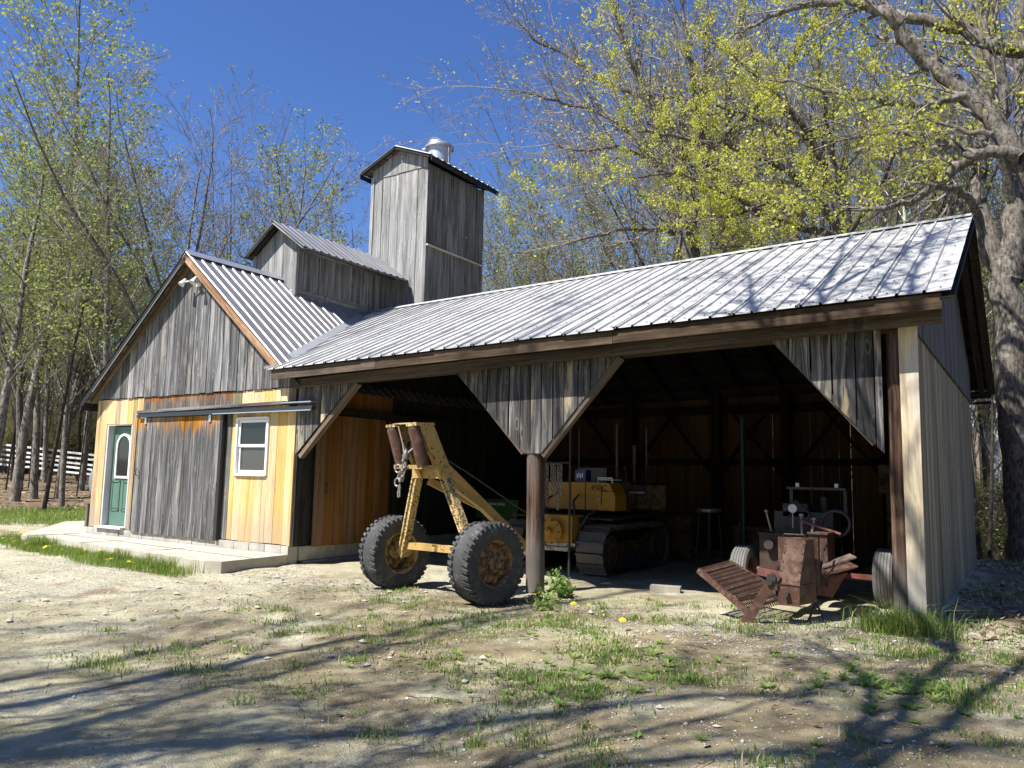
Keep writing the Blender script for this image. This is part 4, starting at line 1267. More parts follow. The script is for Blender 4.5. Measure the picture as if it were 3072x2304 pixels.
for k in range(10):
    q = k * math.pi / 5
    c_ = Vector((9.97, 2.05, .34)) + Vector((math.cos(q) * .18, 0, math.sin(q) * .18)) + Vector((.09, -.3, 0)) * .96
    bo.tube([c_, c_ + Vector((.005, -.025, 0))], .014, 6)
o = bo.build('bolts', M['darksteel'], wb)
o['kind'] = 'stuff'
MB().lathe([(0, 0), (.06, 0), (.055, -.05), (.03, -.07), (0, -.07)], Vector((9.97, 2.05, .34)) + Vector((.09, -.3, 0)), (-.3, 1, 0), 16).build('hub_cap', M['cat'], wb, True)
def text(s_, loc, size, mat, parent, rot=(R(90), 0, 0), name='lettering', ext=.002):
    cu = bpy.data.curves.new(name, 'FONT')
    cu.body = s_
    cu.size = size
    cu.extrude = ext
    cu.align_x = 'CENTER'
    cu.materials.append(mat)
    o = bpy.data.objects.new(name, cu)
    from mathutils import Euler
    COL.objects.link(o)
    bpy.context.view_layer.update()
    me_ = bpy.data.meshes.new_from_object(o)
    bpy.data.objects.remove(o)
    return link(bpy.data.objects.new(name, me_), parent, Matrix.Translation(loc) @ Euler(rot).to_matrix().to_4x4())
text('450C', (10.50, 2.572, .975), .135, M['ink'], tk)
MB().box((9.92, 3.25, .82), (.55, .5, .14)).box((9.92, 3.52, 1.1), (.55, .12, .5)).build('seat', M['black'], dz)
for xx, yy in ((10.62, 3.0), (9.25, 3.0), (10.62, 4.2), (9.25, 4.2)):
    MB().box((xx, yy, 1.35), (.035, .035, 1.45)).build('canopy_post', M['darksteel'], dz)
hdm = MB().box((10.1, 4.4, .86), (.9, 1.5, .5)).build('hood', M['catdark'], dz)
MB().box((10.8, 3.62, .87), (.85, .06, .40)).build('side_panel', M['catdark'], dz)
MB().box((10.72, 3.585, .95), (.34, .012, .09)).build('name_strip', M['ink'], dz)
text('JOHN DEERE', (10.72, 3.576, .925), .05, M['tinwhite'], dz)
MB().tube([(10.2, 4.6, 1.1), (10.2, 4.6, 1.8)], .04, 10).build('exhaust', M['rust'], dz, True)
for xx in (10.5, 10.64): MB().tube([(xx, 3.4, .9), (xx - .02, 3.3, 1.35)], .012, 6).lathe([(0, 0), (.025, .01), (.025, .04), (0, .05)], (xx - .02, 3.3, 1.34), (0, 0, 1), 10).build('lever', M['darksteel'], dz)
bl = MB()
bl.hexa([(8.7, 5.2, -.28), (11.1, 5.2, -.28), (11.1, 5.12, .1), (11.1, 5.2, .5), (8.7, 5.2, .5), (8.7, 5.12, .1)], [(8.7, 5.3, -.28), (11.1, 5.3, -.28), (11.1, 5.22, .1), (11.1, 5.3, .5), (8.7, 5.3, .5), (8.7, 5.22, .1)])
bl.build('blade', M['catdark'], dz)
bx = MB().box((10.1, 2.78, 1.21), (.2, .2, .19)).build('oil_box', M['blue'], None)
tag(bx, 'small blue box with white marks standing on the yellow bulldozer', 'box')
mk = MB()
for q in range(4): mk.box((10.045 + q * .033, 2.676, 1.205 + .012 * (q % 2)), (.015, .004, .075))
mk.build('print', M['tinwhite'], bx)
# chains hanging from a rail behind the centre post
t = thing('chain_rack', (10.25, 1.5, 1.9), 'rack of loose grey log chains hanging behind the centre post', 'chain')
MB().tube([(9.95, 1.5, 1.40), (10.56, 1.5, 1.40)], .014, 8).tube([(10.57, 1.5, 2.7), (10.57, 1.5, -.33)], .018, 8).tube([(9.97, 1.5, 2.7), (9.97, 1.5, 1.38)], .014, 6).build('rail', M['darksteel'], t)
for k, (xx, zl_) in enumerate(((10.07, .66), (10.13, .85), (10.19, .75), (10.27, .95), (10.32, .83), (10.38, .7), (10.43, .92))):
    chainmesh([(xx, 1.47, 1.39), (xx + .01, 1.46, zl_)], .008, .06).build('chain', M['chain'], t)
# little green implement deep in the shed
t = thing('mower_deck', (7.5, 4.2, -.33), 'green mower stored in the dark against the side wall of the shed', 'mower')
MB().hexa([(7.0, 4, .35), (8.0, 4, .35), (8.0, 4.05, .72), (7.0, 4.05, .72)], [(7.0, 4.9, .35), (8.0, 4.9, .35), (8.0, 4.8, .62), (7.0, 4.8, .62)]).build('hood', M['grn'], t)
text('JOHN DEERE', (7.52, 3.985, .60), .07, M['tinwhite'], t)
for xx in (7.1, 7.9):
    tyre(t, (xx, 4.5, -.06), (1, 0, 0), .27, .13, .18, M['rubber'], 0, 4, M['grn'], .4)
MB().box((7.5, 4.5, .28), (.7, 1.0, .16)).build('chassis', M['darksteel'], t)
# green pole, work bench with bright bits
tag(MB().tube([(12.1, 5, -.33), (12.1, 5, 2.3)], .045, 10).lathe([(.0, 0), (.12, 0), (.12, .02), (.0, .03)], (12.1, 5, -.33), (0, 0, 1), 14).build('pole', M['grnpole'], None, True), 'tall green painted pole standing inside the dark shed', 'pole')
t = thing('stool', (11.85, 4.5, -.33), 'metal rimmed round stool standing in the dark shed', 'stool')
MB().lathe([(0, .62), (.2, .62), (.22, .64), (.22, .68), (.2, .70), (0, .70)], (11.65, 4.5, 0), (0, 0, 1), 22).build('seat', M['steel'], t, True)
for k in range(4):
    q = k * math.pi / 2 + .4
    MB().tube([(11.65 + .16 * math.cos(q), 4.5 + .16 * math.sin(q), .63), (11.65 + .24 * math.cos(q), 4.5 + .24 * math.sin(q), -.33)], .014, 6).build('leg', M['darksteel'], t)
t = thing('snow_blade', (12.3, 5.2, -.33), 'yellow plough blade leaning in the shade of the shed', 'plough')
MB().hexa([(11.9, 5.0, -.3), (12.8, 5.0, -.3), (12.8, 5.08, .1), (12.8, 4.98, .38), (11.9, 4.98, .38), (11.9, 5.08, .1)], [(11.9, 5.06, -.3), (12.8, 5.06, -.3), (12.8, 5.14, .1), (12.8, 5.04, .38), (11.9, 5.04, .38), (11.9, 5.14, .1)]).build('blade', M['catdark'], t)
MB().box((12.3, 5.2, .0), (.1, .3, .5)).build('frame', M['darksteel'], t)
t = thing('sprayer', (14.55, 4, .9), 'yellow boxed machine standing at the back right of the shed', 'machine')
MB().box((14.75, 5.2, 1.25), (.9, .5, .45)).box((14.75, 5.2, .35), (.7, .5, 1.36)).build('body', M['catdark'], t)
MB().box((14.75, 4.945, 1.25), (.4, .02, .28)).build('vent', M['black'], t)
tag(MB().box((12.16, 1.34, G(12.1, 1.3) + .045), (.40, .16, .09), Matrix.Rotation(R(14), 3, 'Z')).build('wood_block', M['tan'], None), 'sawn pale wood block lying on the sunlit shed floor', 'wood block')

# ------------------------------------------------------------------ rusty conveyor machine
rm = thing('firewood_machine', (14.1, .9, -.28), 'rusty wheeled wood machine with a tilted grate, under the right end of the shed', 'machine')
def gw(x, y): return G(x, y) - .01
tyre(rm, (13.22, 1.38, gw(13.2, 1.4) + .335), (1, .0, 0), .335, .19, .215, M['rubber2'], 0, 5, M['rustred'], .3)
tyre(rm, (14.88, 1.40, gw(14.9, 1.4) + .335), (1, .0, 0), .335, .19, .215, M['rubber2'], 0, 5, M['rustred'], .3)
MB().tube([(13.3, 1.4, .07), (14.85, 1.4, .07)], .035, 8).bar((14.45, 1.25, .10), (14.8, 1.3, .09), .06, .05).build('axle', M['rustred'], rm)
MB().bar((14.05, -.2, .06), (14.05, 3.0, .10), .10, .10).bar((14.4, -.1, .06), (14.4, 3.0, .10), .08, .10).build('chassis', M['rust'], rm)
# upright hood at the front
ho = MB()
F1, F2, F3 = [(14.13, -.47, -.05), (14.345, -.47, -.05), (14.35, -.50, .15), (14.14, -.50, .15)], None, None
ho.hexa([(14.13, -.47, -.05), (14.345, -.47, -.05), (14.44, -.18, -.05), (14.22, -.18, -.05)], [(14.14, -.48, .15), (14.35, -.48, .15), (14.45, -.18, .15), (14.23, -.18, .15)])
ho.hexa([(14.142, -.485, .155), (14.352, -.485, .155), (14.45, -.19, .155), (14.24, -.19, .155)], [(14.205, -.425, .60), (14.41, -.425, .60), (14.455, -.30, .60), (14.25, -.30, .60)])
ho.hexa([(14.15, -.20, .12), (14.47, -.16, .12), (14.48, -.13, .12), (14.16, -.17, .12)], [(14.15, -.20, .60), (14.47, -.16, .61), (14.48, -.13, .61), (14.16, -.17, .60)])
ho = ho.build('hood', M['rust'], rm)
MB().tube([(14.235, -.44, .055), (14.225, -.53, .05), (14.225, -.54, .05)], [.024, .028, .026], 12).build('pipe_outlet', M['darksteel'], ho, True)
MB().bar((14.13, -.485, .15), (14.36, -.485, .15), .012, .012).build('hood_lip', M['rust'], ho)
MB().bar((14.12, -.49, -.055), (14.36, -.49, -.055), .02, .015).build('hood_lip', M['rust'], ho)
MB().box((14.17, .12, .36), (.36, .03, .44)).box((14.40, .05, .42), (.03, .16, .03)).build('back_plate', M['rust'], rm)
bo = MB()
for f in np.linspace(.08, .92, 5):
    for xa, xb in ((14.155, 14.215), (14.335, 14.395)):
        c_ = Vector((xa + (xb - xa) * f, -.487 + .06 * f, .16 + .43 * f))
        bo.tube([c_, c_ + Vector((0, -.010, .002))], .007, 6)
o = bo.build('rivets', M['darksteel'], ho)
o['kind'] = 'stuff'
MB().tube([(14.20, -.44, .615), (14.20, -.44, .65), (14.40, -.44, .65), (14.40, -.44, .615)], .009, 6).build('hood_handle', M['rustdark'], ho)
MB().tube([(14.50, .1, .1), (14.46, -.05, .25), (14.46, .1, .45), (14.40, .6, .5)], .014, 7).build('hose', M['hose'], rm, True)
MB().tube([(14.08, -.3, .0), (14.0, -.1, .2), (13.95, .4, .3), (13.9, 1.2, .4)], .014, 7).build('hose', M['hose'], rm, True)
MB().tube([(13.58, 1.26, .40), (13.58, 1.20, .40)], .06, 14).build('filler_cap', M['darksteel'], rm)
# crossbar, bolt and flat strut
MB().bar((13.93, -.46, .255), (14.16, -.44, .225), .06, .075).build('crossbar', M['rustred'], rm)
st = MB().bar((14.13, -.50, .24), (13.815, -.57, G(13.8, -.57) - .01), .10, .025, (.2, -1, .1)).build('strut', M['rust'], rm)
MB().tube([(14.075, -.50, .165), (14.07, -.56, .165)], .035, 8).tube([(14.09, -.48, .20), (14.085, -.54, .20)], .05, 10).build('bolt', M['darksteel'], st)
# tilted grate
q0, q1, q2, q3 = Vector((13.26, -.40, .205)), Vector((13.33, .42, .235)), Vector((14.12, .30, -.12)), Vector((13.84, -.47, -.19))
gr = MB().bar(q0, q3, .035, .06).build('grate', M['rust'], rm)
MB().bar(q1, q2, .03, .05).build('grate_rail', M['rust'], gr)
for k in range(5):
    f = (k + .5) / 5
    MB().bar(q0.lerp(q3, f), q1.lerp(q2, f), .025, .03).build('cross_rung', M['rust'], gr)
m = MB()
NB = 22
for k in range(NB):
    f = (k + .5) / NB
    a_, b_ = q0.lerp(q1, f), q3.lerp(q2, f)
    pts = []
    for j in range(25):
        p = a_.lerp(b_, j / 24)
        pts.append(p + Vector((0, .012 * (1 if j % 2 else -1), .012 - .03 * math.sin(j / 24 * math.pi * 4) * .3)))
    for u_, v_ in zip(pts[:-1], pts[1:]): m.bar(u_, v_, .009, .014)
o = m.build('grate_mesh', M['rustdark'], gr)
o['kind'] = 'stuff'
# tanks and platforms
def plate_box(x0, x1, y0, y1, z0, z1, mat, name):
    e = .012
    m = MB().box(((x0 + x1) / 2, (y0 + y1) / 2, (z0 + z1) / 2), (x1 - x0, y1 - y0, z1 - z0))
    m.bar((x0 - e, y0 - e, z1), (x1 + e, y0 - e, z1), .03, .02).bar((x0 - e, y1, z1), (x1 + e, y1, z1), .03, .02).bar((x1, y0, z1), (x1, y1, z1), .03, .02)
    return m.build(name, mat, rm)
plate_box(13.44, 14.15, 1.3, 1.75, .02, .53, M['rustdark'], 'oil_tank')
plate_box(14.17, 14.37, .75, 1.15, .17, .60, M['rust'], 'battery_box')
MB().hexa([(14.36, .0, .15), (14.78, .25, .30), (14.60, .62, .31), (14.36, .5, .19)], [(14.36, .0, .165), (14.78, .25, .315), (14.60, .62, .325), (14.36, .5, .205)]).build('platform', M['rust'], rm)
MB().hexa([(14.34, .45, .22), (14.70, .62, .36), (14.58, .9, .37), (14.3, .85, .24)], [(14.34, .45, .235), (14.70, .62, .375), (14.58, .9, .385), (14.3, .85, .255)]).build('platform', M['trim'], rm)
MB().hexa([(14.36, .1, .145), (14.66, .3, .23), (14.50, .3, -.05), (14.34, .1, .0)], [(14.36, .13, .145), (14.66, .33, .23), (14.50, .33, -.05), (14.34, .13, .0)]).build('gusset', M['rustred'], rm)
for a_, b_ in (((14.42, -.1, -.05), (14.52, -.14, G(14.5, -.1))), ((14.42, -.1, -.05), (14.36, -.2, G(14.4, -.2)))):
    MB().tube([a_, b_], .012, 6).build('stand_leg', M['darksteel'], rm)
# engine with levers, hoses, gauge
en = MB().box((13.95, 1.7, .66), (.7, .5, .3)).box((13.85, 1.6, .83), (.3, .3, .16)).tube([(14.15, 1.7, .7), (14.15, 1.7, 1.0)], .05, 10).build('engine', M['darksteel'], rm)
MB().tube([(13.885, 1.19, .62), (13.885, 1.2, .83)], .012, 6).build('gauge_stem', M['steel'], en)
MB().lathe([(0, 0), (.052, 0), (.056, .02), (.05, .045), (0, .045)], (13.885, 1.2, .86), (.15, -1, 0), 20).build('gauge', M['gauge'], en, True)
for a_, b_, r_ in (((13.62, 1.2, .57), (13.57, 1.18, .79), .012), ((14.0, 1.15, .55), (14.0, 1.15, .76), .016), ((14.12, 1.1, .55), (14.15, 1.12, .72), .018)):
    MB().tube([a_, b_], r_, 8).lathe([(0, 0), (r_ * 2, .01), (r_ * 2, .04), (0, .05)], b_, (0, 0, 1), 10).build('lever', M['steel'], en)
MB().tube([(14.0, 1.12, .72), (14.2, 1.1, .66), (14.45, 1.1, .58)], .018, 8).build('hydraulic_line', M['rustred'], en)
MB().tube([(14.2, 1.2, .6)] + [(14.38 + .16 * math.sin(q), 1.2, .70 + .15 * math.cos(q)) for q in np.linspace(-1.6, 3.6, 14)], .02, 8).build('hose', M['hose'], en, True)
MB().tube([(13.75, 1.5, .7), (13.9, 1.3, .95), (14.05, 1.3, .82), (14.12, 1.3, .6)], .016, 8).build('hose', M['hose'], en, True)
cr = MB().box((14.12, 1.5, 1.105), (.70, .28, .03)).bar((13.8, 1.5, .8), (13.8, 1.5, 1.1), .04, .04).bar((14.44, 1.5, .8), (14.44, 1.5, 1.1), .04, .04).build('radiator_shelf', M['darksteel'], rm)
for xx in (13.90, 14.36): MB().box((xx, 1.40, 1.145), (.04, .04, .05)).build('bracket', M['tinwhite'], cr)

# ------------------------------------------------------------------ fuel tank beside the sugarhouse
t = thing('fuel_tank', (-1.6, 1.2, -.2), 'grey round ended fuel tank on a stand behind the golden corner', 'tank')
m = MB()
m.lathe([(0, -.06), (.2, -.05), (.36, -.02), (.43, .04), (.43, 1.36), (.36, 1.42), (.2, 1.45), (0, 1.46)], (-1.52, .95, .86), (0, 1, 0), 30)
m.build('tank_body', M['tank'], t, True)
beam(t, 'stand_rail', (-1.98, .95, .40), (-1.0, .95, .40), .10, .12, M['trim'])
beam(t, 'stand_rail', (-1.98, 2.1, .40), (-1.0, 2.1, .40), .10, .12, M['trim'])
for xx in (-1.83, -1.1):
    for yy in (.95, 2.1):
        beam(t, 'leg', (xx, yy, -.2), (xx, yy, .34), .09, .09, M['post'], (0, 1, 0))

# ------------------------------------------------------------------ trees
def bearing(u, v=1300):
    d = fw + r2 * ((u - 1536) / F) - u2 * ((v - 1152) / F)
    k = math.hypot(d.x, d.y)
    return d.x / k, d.y / k, d.z / k
def at(u, dist, v=1300):
    a, b, c = bearing(u, v)
    return CP.x + a * dist, CP.y + b * dist, CP.z + c * dist

class Tree:
    def __init__(s, seed):
        s.r = random.Random(seed)
        s.n = np.random.default_rng(seed)
        s.br = []                       # (pts, radii, level)
        s.tips = []
    def grow(s, p, d, L, r, lev, sp):
        R_ = s.r
        n = max(2, int(L / sp['seg'][lev]) + 1)
        wob, trop = sp['wob'][lev], sp['trop'][lev]
        pts, rad = [p], [r]
        x, y, z = p
        dx, dy, dz = d
        tp = sp['taper'][lev]
        st = L / n
        ds = []
        for i in range(n):
            dx += R_.gauss(0, wob); dy += R_.gauss(0, wob); dz += R_.gauss(0, wob) + trop * (1 if not callable(trop) else 1)
            k = 1 / math.sqrt(dx * dx + dy * dy + dz * dz)
            dx *= k; dy *= k; dz *= k
            x += dx * st; y += dy * st; z += dz * st
            pts.append((x, y, z))
            rad.append(max(sp['rmin'], r * (1 - tp * (i + 1) / n)))
            ds.append((dx, dy, dz))
        s.br.append((pts, rad, lev))
        if lev >= sp['leaflev']:
            s.tips.append(pts)
        if lev + 1 >= sp['levels']: return
        nc = sp['nch'][lev]
        nc = max(0, int(nc * (L / sp['ref'][lev]) * R_.uniform(.8, 1.2) + .5)) if lev else int(nc)
        t0 = sp['t0'][lev]
        az = R_.uniform(0, 6.28)
        for c in range(nc):
            t = t0 + (1 - t0) * (c + R_.uniform(.1, .9)) / nc
            f = t * n
            i = min(n - 1, int(f))
            q = f - i
            a, b = pts[i], pts[i + 1]
            cp = (a[0] + (b[0] - a[0]) * q, a[1] + (b[1] - a[1]) * q, a[2] + (b[2] - a[2]) * q)
            az += 2.4 + R_.uniform(-.5, .5)
            ang = R_.uniform(*sp['ang'][lev])
            D = Vector(ds[i])
            u_ = D.cross(Vector((.13, .27, .95) if abs(D.z) < .9 else (1, .1, 0))).normalized()
            v_ = D.cross(u_)
            nd = D * math.cos(ang) + (u_ * math.cos(az) + v_ * math.sin(az)) * math.sin(ang)
            Lc = L * R_.uniform(*sp['lr'][lev]) * (1.0 - sp['fall'][lev] * (t - t0) / (1 - t0 + 1e-6))
            rc = (rad[i] * (1 - q) + rad[i + 1] * q) * R_.uniform(*sp['rr'][lev])
            s.grow(cp, tuple(nd), Lc, rc, lev + 1, sp)

def tubes(brs, sides):
    """all tubes of one side count in one numpy pass"""
    Vs, Qs = [], []
    base = 0
    cs = np.stack([np.cos(np.arange(sides) * 2 * np.pi / sides), np.sin(np.arange(sides) * 2 * np.pi / sides)], 1)
    # group by point count
    by = {}
    for pts, rad in brs: by.setdefault(len(pts), []).append((pts, rad))
    for n, lst in by.items():
        Pn = np.array([a for a, b in lst], float)
        Rn = np.array([b for a, b in lst], float)
        m = len(lst)
        d = np.empty_like(Pn)
        d[:, 1:-1] = Pn[:, 2:] - Pn[:, :-2]
        d[:, 0] = Pn[:, 1] - Pn[:, 0]
        d[:, -1] = Pn[:, -1] - Pn[:, -2]
        d /= np.linalg.norm(d, axis=2, keepdims=True) + 1e-9
        ref = np.zeros_like(d)
        md = d.mean(1)
        vert = np.abs(md[:, 2]) > .7
        ref[:] = np.where(vert[:, None, None], np.array([1., .13, .05]), np.array([.1, .05, 1.]))
        u_ = np.cross(d, ref)
        u_ /= np.linalg.norm(u_, axis=2, keepdims=True) + 1e-9
        w_ = np.cross(d, u_)
        ring = Pn[:, :, None, :] + (u_[:, :, None, :] * cs[None, None, :, 0:1] + w_[:, :, None, :] * cs[None, None, :, 1:2]) * Rn[:, :, None, None]
        Vs.append(ring.reshape(-1, 3))
        k = np.arange(m)[:, None, None] * (n * sides) + np.arange(n - 1)[None, :, None] * sides
        j = np.arange(sides)[None, None, :]
        a = base + k + j
        b = base + k + (j + 1) % sides
        Qs.append(np.stack([a, b, b + sides, a + sides], -1).reshape(-1, 4))
        base += m * n * sides
    if not Vs: return np.zeros((0, 3)), np.zeros((0, 4), int)
    return np.concatenate(Vs), np.concatenate(Qs)

def leaves(tips, n, size, gen, spread=.05, droop=.0, cluster=1, tipbias=.5, aspect=.65, cs=.95):
    """n leaf-sized quads on the outer twigs"""
    P_ = np.array([t[i] for t in tips for i in range(max(1, int(len(t) * tipbias)), len(t))], float)
    if len(P_) == 0: return np.zeros((0, 3)), np.zeros((0, 4), int)
    if cluster > 1:
        c = P_[gen.integers(0, len(P_), max(1, n // cluster))]
        c = c + gen.normal(0, spread * .6, c.shape)
        pos = np.repeat(c, cluster, 0)
        pos = pos + gen.normal(0, size * cs, pos.shape)
        pos[:, 2] -= np.abs(gen.normal(0, size * droop, len(pos)))
    else:
        pos = P_[gen.integers(0, len(P_), n)] + gen.normal(0, spread, (n, 3))
    m = len(pos)
    a = gen.normal(0, 1, (m, 3))
    a[:, 2] -= droop
    a /= np.linalg.norm(a, axis=1, keepdims=True)
    b = np.cross(a, gen.normal(0, 1, (m, 3)))
    b /= np.linalg.norm(b, axis=1, keepdims=True) + 1e-9
    sz = size * gen.uniform(.6, 1.25, (m, 1))
    V = np.stack([pos, pos + a * sz * .5 + b * sz * aspect * .5, pos + a * sz, pos + a * sz * .5 - b * sz * aspect * .5], 1).reshape(-1, 3)
    return V, np.arange(m * 4).reshape(-1, 4)

def make_tree(name, T, leaf_spec, mats, trunk_lev=1):
    """returns (trunk mesh, crown mesh)"""
    bark_m, twig_m, leaf_m = mats
    A = [(p, r) for p, r, l in T.br if l == 0]
    B = [(p, r) for p, r, l in T.br if 0 < l <= trunk_lev]
    V1, Q1 = tubes(A, 10)
    V2, Q2 = tubes(B, 6)
    tm = npmesh(name + '_trunk', np.concatenate([V1, V2]), np.concatenate([Q1, Q2 + len(V1)]), None, [bark_m], smooth=True)
    C_ = [(p, r) for p, r, l in T.br if l > trunk_lev]
    V3, Q3 = tubes(C_, 3)
    Vl = [V3]
    Ql = [Q3]
    mi = [np.zeros(len(Q3), int)]
    b = len(V3)
    for k, ls in enumerate(leaf_spec or []):
        V4, Q4 = leaves(T.tips, gen=T.n, **ls)
        Vl.append(V4)
        Ql.append(Q4 + b)
        mi.append(np.full(len(Q4), k + 1))
        b += len(V4)
    cm = npmesh(name + '_crown', np.concatenate(Vl), np.concatenate(Ql), None, [twig_m] + list(leaf_m), np.concatenate(mi))
    return tm, cm

SP_tall = dict(levels=4, leaflev=2, seg=(1.1, .7, .45, .3), wob=(.03, .07, .10, .13), trop=(.02, .05, .03, .01), taper=(.86, .85, .8, .6), rmin=.0068,
               nch=(30, 8, 5), ref=(14, 4, 1.6), t0=(.26, .2, .15), ang=((.45, .85), (.4, .8), (.4, .9)), lr=((.20, .34), (.34, .5), (.34, .5)), fall=(.55, .4, .3), rr=((.28, .42), (.38, .55), (.4, .6)))
SP_vase = dict(levels=5, leaflev=3, seg=(1., .8, .6, .4, .28), wob=(.03, .06, .08, .10, .13), trop=(.0, .035, .03, .03, .02), taper=(.5, .85, .82, .75, .6), rmin=.0068,
               nch=(8, 7, 6, 5), ref=(6, 8, 3.4, 1.5), t0=(.55, .22, .18, .15), ang=((.25, .62), (.35, .75), (.4, .8), (.4, .8)), lr=((1.1, 1.5), (.34, .5), (.36, .5), (.36, .5)), fall=(.15, .45, .4, .3), rr=((.42, .62), (.36, .5), (.4, .55), (.45, .6)))
SP_wide = dict(SP_vase, ang=((.5, 1.05), (.4, .85), (.4, .85), (.4, .9)), trop=(0, .02, .015, .015, .0), nch=(9, 7, 6, 5))
SP_bush = dict(levels=4, leaflev=2, seg=(.7, .5, .35, .25), wob=(.05, .09, .12, .14), trop=(.0, .06, .04, .03), taper=(.6, .8, .8, .6), rmin=.007,
               nch=(14, 9, 6), ref=(3, 3.4, 1.5), t0=(.1, .15, .12), ang=((.15, .6), (.35, .7), (.35, .8)), lr=((1.0, 1.7), (.32, .5), (.34, .5)), fall=(.1, .4, .3), rr=((.4, .6), (.42, .6), (.45, .6)))

PROTO = {}
def proto(key, sp, seed, L, r, leaf_spec, mats, d0=(0, 0, 1), trunk_lev=1):
    T = Tree(seed)
    T.grow((0, 0, -.4), d0, L, r, 0, sp)
    H = max(p[-1][2] for p, _, _ in T.br)
    PROTO[key] = (*make_tree('tree', T, leaf_spec, mats, trunk_lev), H)
bt, bd, bb = M['bark'], M['barkdark'], M['birch']
proto('pale1', SP_tall, 3, 15, .135, [dict(n=6200, size=.115, spread=.10, tipbias=.3)], (M['barkpale'], M['twig'], [M['leafpale']]))
proto('pale2', SP_tall, 8, 15, .13, [dict(n=4600, size=.115, spread=.10, tipbias=.3)], (M['barkpale'], M['twig'], [M['leafpale']]))
proto('green1', SP_vase, 21, 6, .16, [dict(n=9000, size=.13, spread=.12, tipbias=.3)], (bt, M['twig'], [M['leafgreen']]))
proto('bud1', SP_vase, 31, 6.5, .16, [dict(n=3500, size=.10, spread=.08, tipbias=.3)], (bt, M['twig'], [M['leafbrown']]))
proto('bare1', dict(SP_vase, nch=(9, 9, 8, 6)), 44, 6.5, .17, [dict(n=1600, size=.08, spread=.05)], (bt, M['twig'], [M['leafbrown']]))
proto('bare2', SP_tall, 47, 15, .15, [dict(n=600, size=.08, spread=.05)], (bd, M['twig'], [M['leafbrown']]))
proto('pole1', dict(SP_tall, t0=(.55, .2, .15), nch=(16, 6, 4)), 52, 15, .13, [dict(n=1800, size=.11, spread=.1)], (bd, M['twigbrown'], [M['leafpale']]))
proto('birch1', dict(SP_tall, t0=(.4, .2, .15), nch=(20, 6, 4)), 58, 14, .12, [dict(n=2600, size=.10, spread=.1)], (bb, M['twigbrown'], [M['leafpale']]))
proto('bush1', SP_bush, 61, 2.6, .09, [dict(n=2200, size=.10, spread=.10, tipbias=.3)], (bd, M['twigbrown'], [M['leafbrown']]))
proto('bush2', SP_bush, 66, 2.6, .08, [dict(n=2200, size=.10, spread=.10, tipbias=.3)], (bd, M['twigbrown'], [M['leafpale']]))
proto('fork1', dict(SP_wide, nch=(6, 7, 6, 5)), 73, 7, .26, [dict(n=1500, size=.10, spread=.08)], (M['barkbig'], M['twig'], [M['leafbrown']]))

def plant_tree(key, x, y, h, label, name='tree', group=None, rot=None, sxy=1.0, lean=(0, 0), z=None):
    tm, cm, H = PROTO[key]
    k = h / H
    z = G(x, y) if z is None else z
    Wd = Matrix.Translation((x, y, z)) @ Matrix.Rotation(lean[0], 4, 'X') @ Matrix.Rotation(lean[1], 4, 'Y') @ Matrix.Rotation(rng.uniform(0, 6.28) if rot is None else rot, 4, 'Z') @ Matrix.Diagonal((k * sxy, k * sxy, k, 1))
    e = bpy.data.objects.new(name, None)
    link(e, None, Wd)
    tag(e, label, 'tree', group)
    for nm, me_ in (('trunk', tm), ('crown', cm)):
        o = bpy.data.objects.new(nm, me_)
        COL.objects.link(o)
        o.parent = e
    return e
def hero(key, u, dist, vtop, label, name='tree', group=None, rot=None, sxy=1., lean=(0, 0)):
    x, y, _ = at(u, dist)
    zt = at(u, dist, vtop)[2]
    return plant_tree(key, x, y, zt - G(x, y), label, name, group, rot, sxy, lean)

# trees that can be told apart, left to right
hero('pale1', 62, 32, -260, 'tallest pale leaved tree at the far left edge, trunk crossing the white fence', 'poplar', None, .4, 1.0)
hero('pale2', 205, 30, 330, 'pale leaved tree standing second from the left edge behind the fence', 'poplar', None, 2.0, .9)
hero('pole1', 150, 28, 560, 'slim dark leaning tree in front of the white fence', 'ash_tree', None, 1.0, .9, (0, .22))
hero('pale2', 330, 27, 120, 'tall slender budding tree with twin stems left of the gable peak', 'poplar', None, 4.1, 1.05)
hero('bare1', 552, 27, 262, 'nearly bare tree standing right behind the gable peak', 'ash_tree', None, 2.6, 1.35)
hero('pale2', -20, 28, 60, 'pale leaved tree half cut off by the left edge', 'poplar', None, 1.1, 1.2)
hero('pale1', 120, 33, 300, 'broad pale leaved tree behind the tallest one at the left', 'poplar', None, 2.7, 1.15)
hero('pale1', 255, 36, 420, 'pale tree filling the gap left of the twin stemmed one', 'poplar', None, 5.5, 1.2)
hero('bud1', 70, 36, 420, 'brown budding tree low in the left woods', 'maple_tree', None, 3.3, 1.1)
hero('bud1', 190, 33, 560, 'brown budding tree low behind the fence', 'maple_tree', None, 1.3, 1.1)
hero('bare1', 700, 31, 330, 'bare tree with long upright twigs just right of the gable peak', 'ash_tree', None, .9, .75)
hero('pale1', 920, 29, 335, 'light leaved tree showing between the cupola and the tower', 'poplar', None, 3.3, 1.25)
hero('bare2', 850, 33, 300, 'thin bare tree left of the light leaved one behind the cupola', 'ash_tree', None, .3, .9)
hero('bare2', 1070, 36, 590, 'small bare sapling close to the left side of the tower', 'sapling', None, .8, .8)
hero('pale1', 1462, 34, 448, 'thin pale tree just right of the tower roof', 'poplar', None, 1.2, .62)
hero('green1', 1690, 40, 455, 'bright green topped tree behind the brown thicket', 'maple_tree', None, .5, .8)
hero('bud1', 1600, 32, 560, 'brown twiggy tree behind the ridge right of the tower', 'maple_tree', None, 1.9, 1.0)
hero('bud1', 1760, 29, 500, 'dense brown twigged tree at the middle of the shed ridge', 'maple_tree', None, 3.9, 1.0)
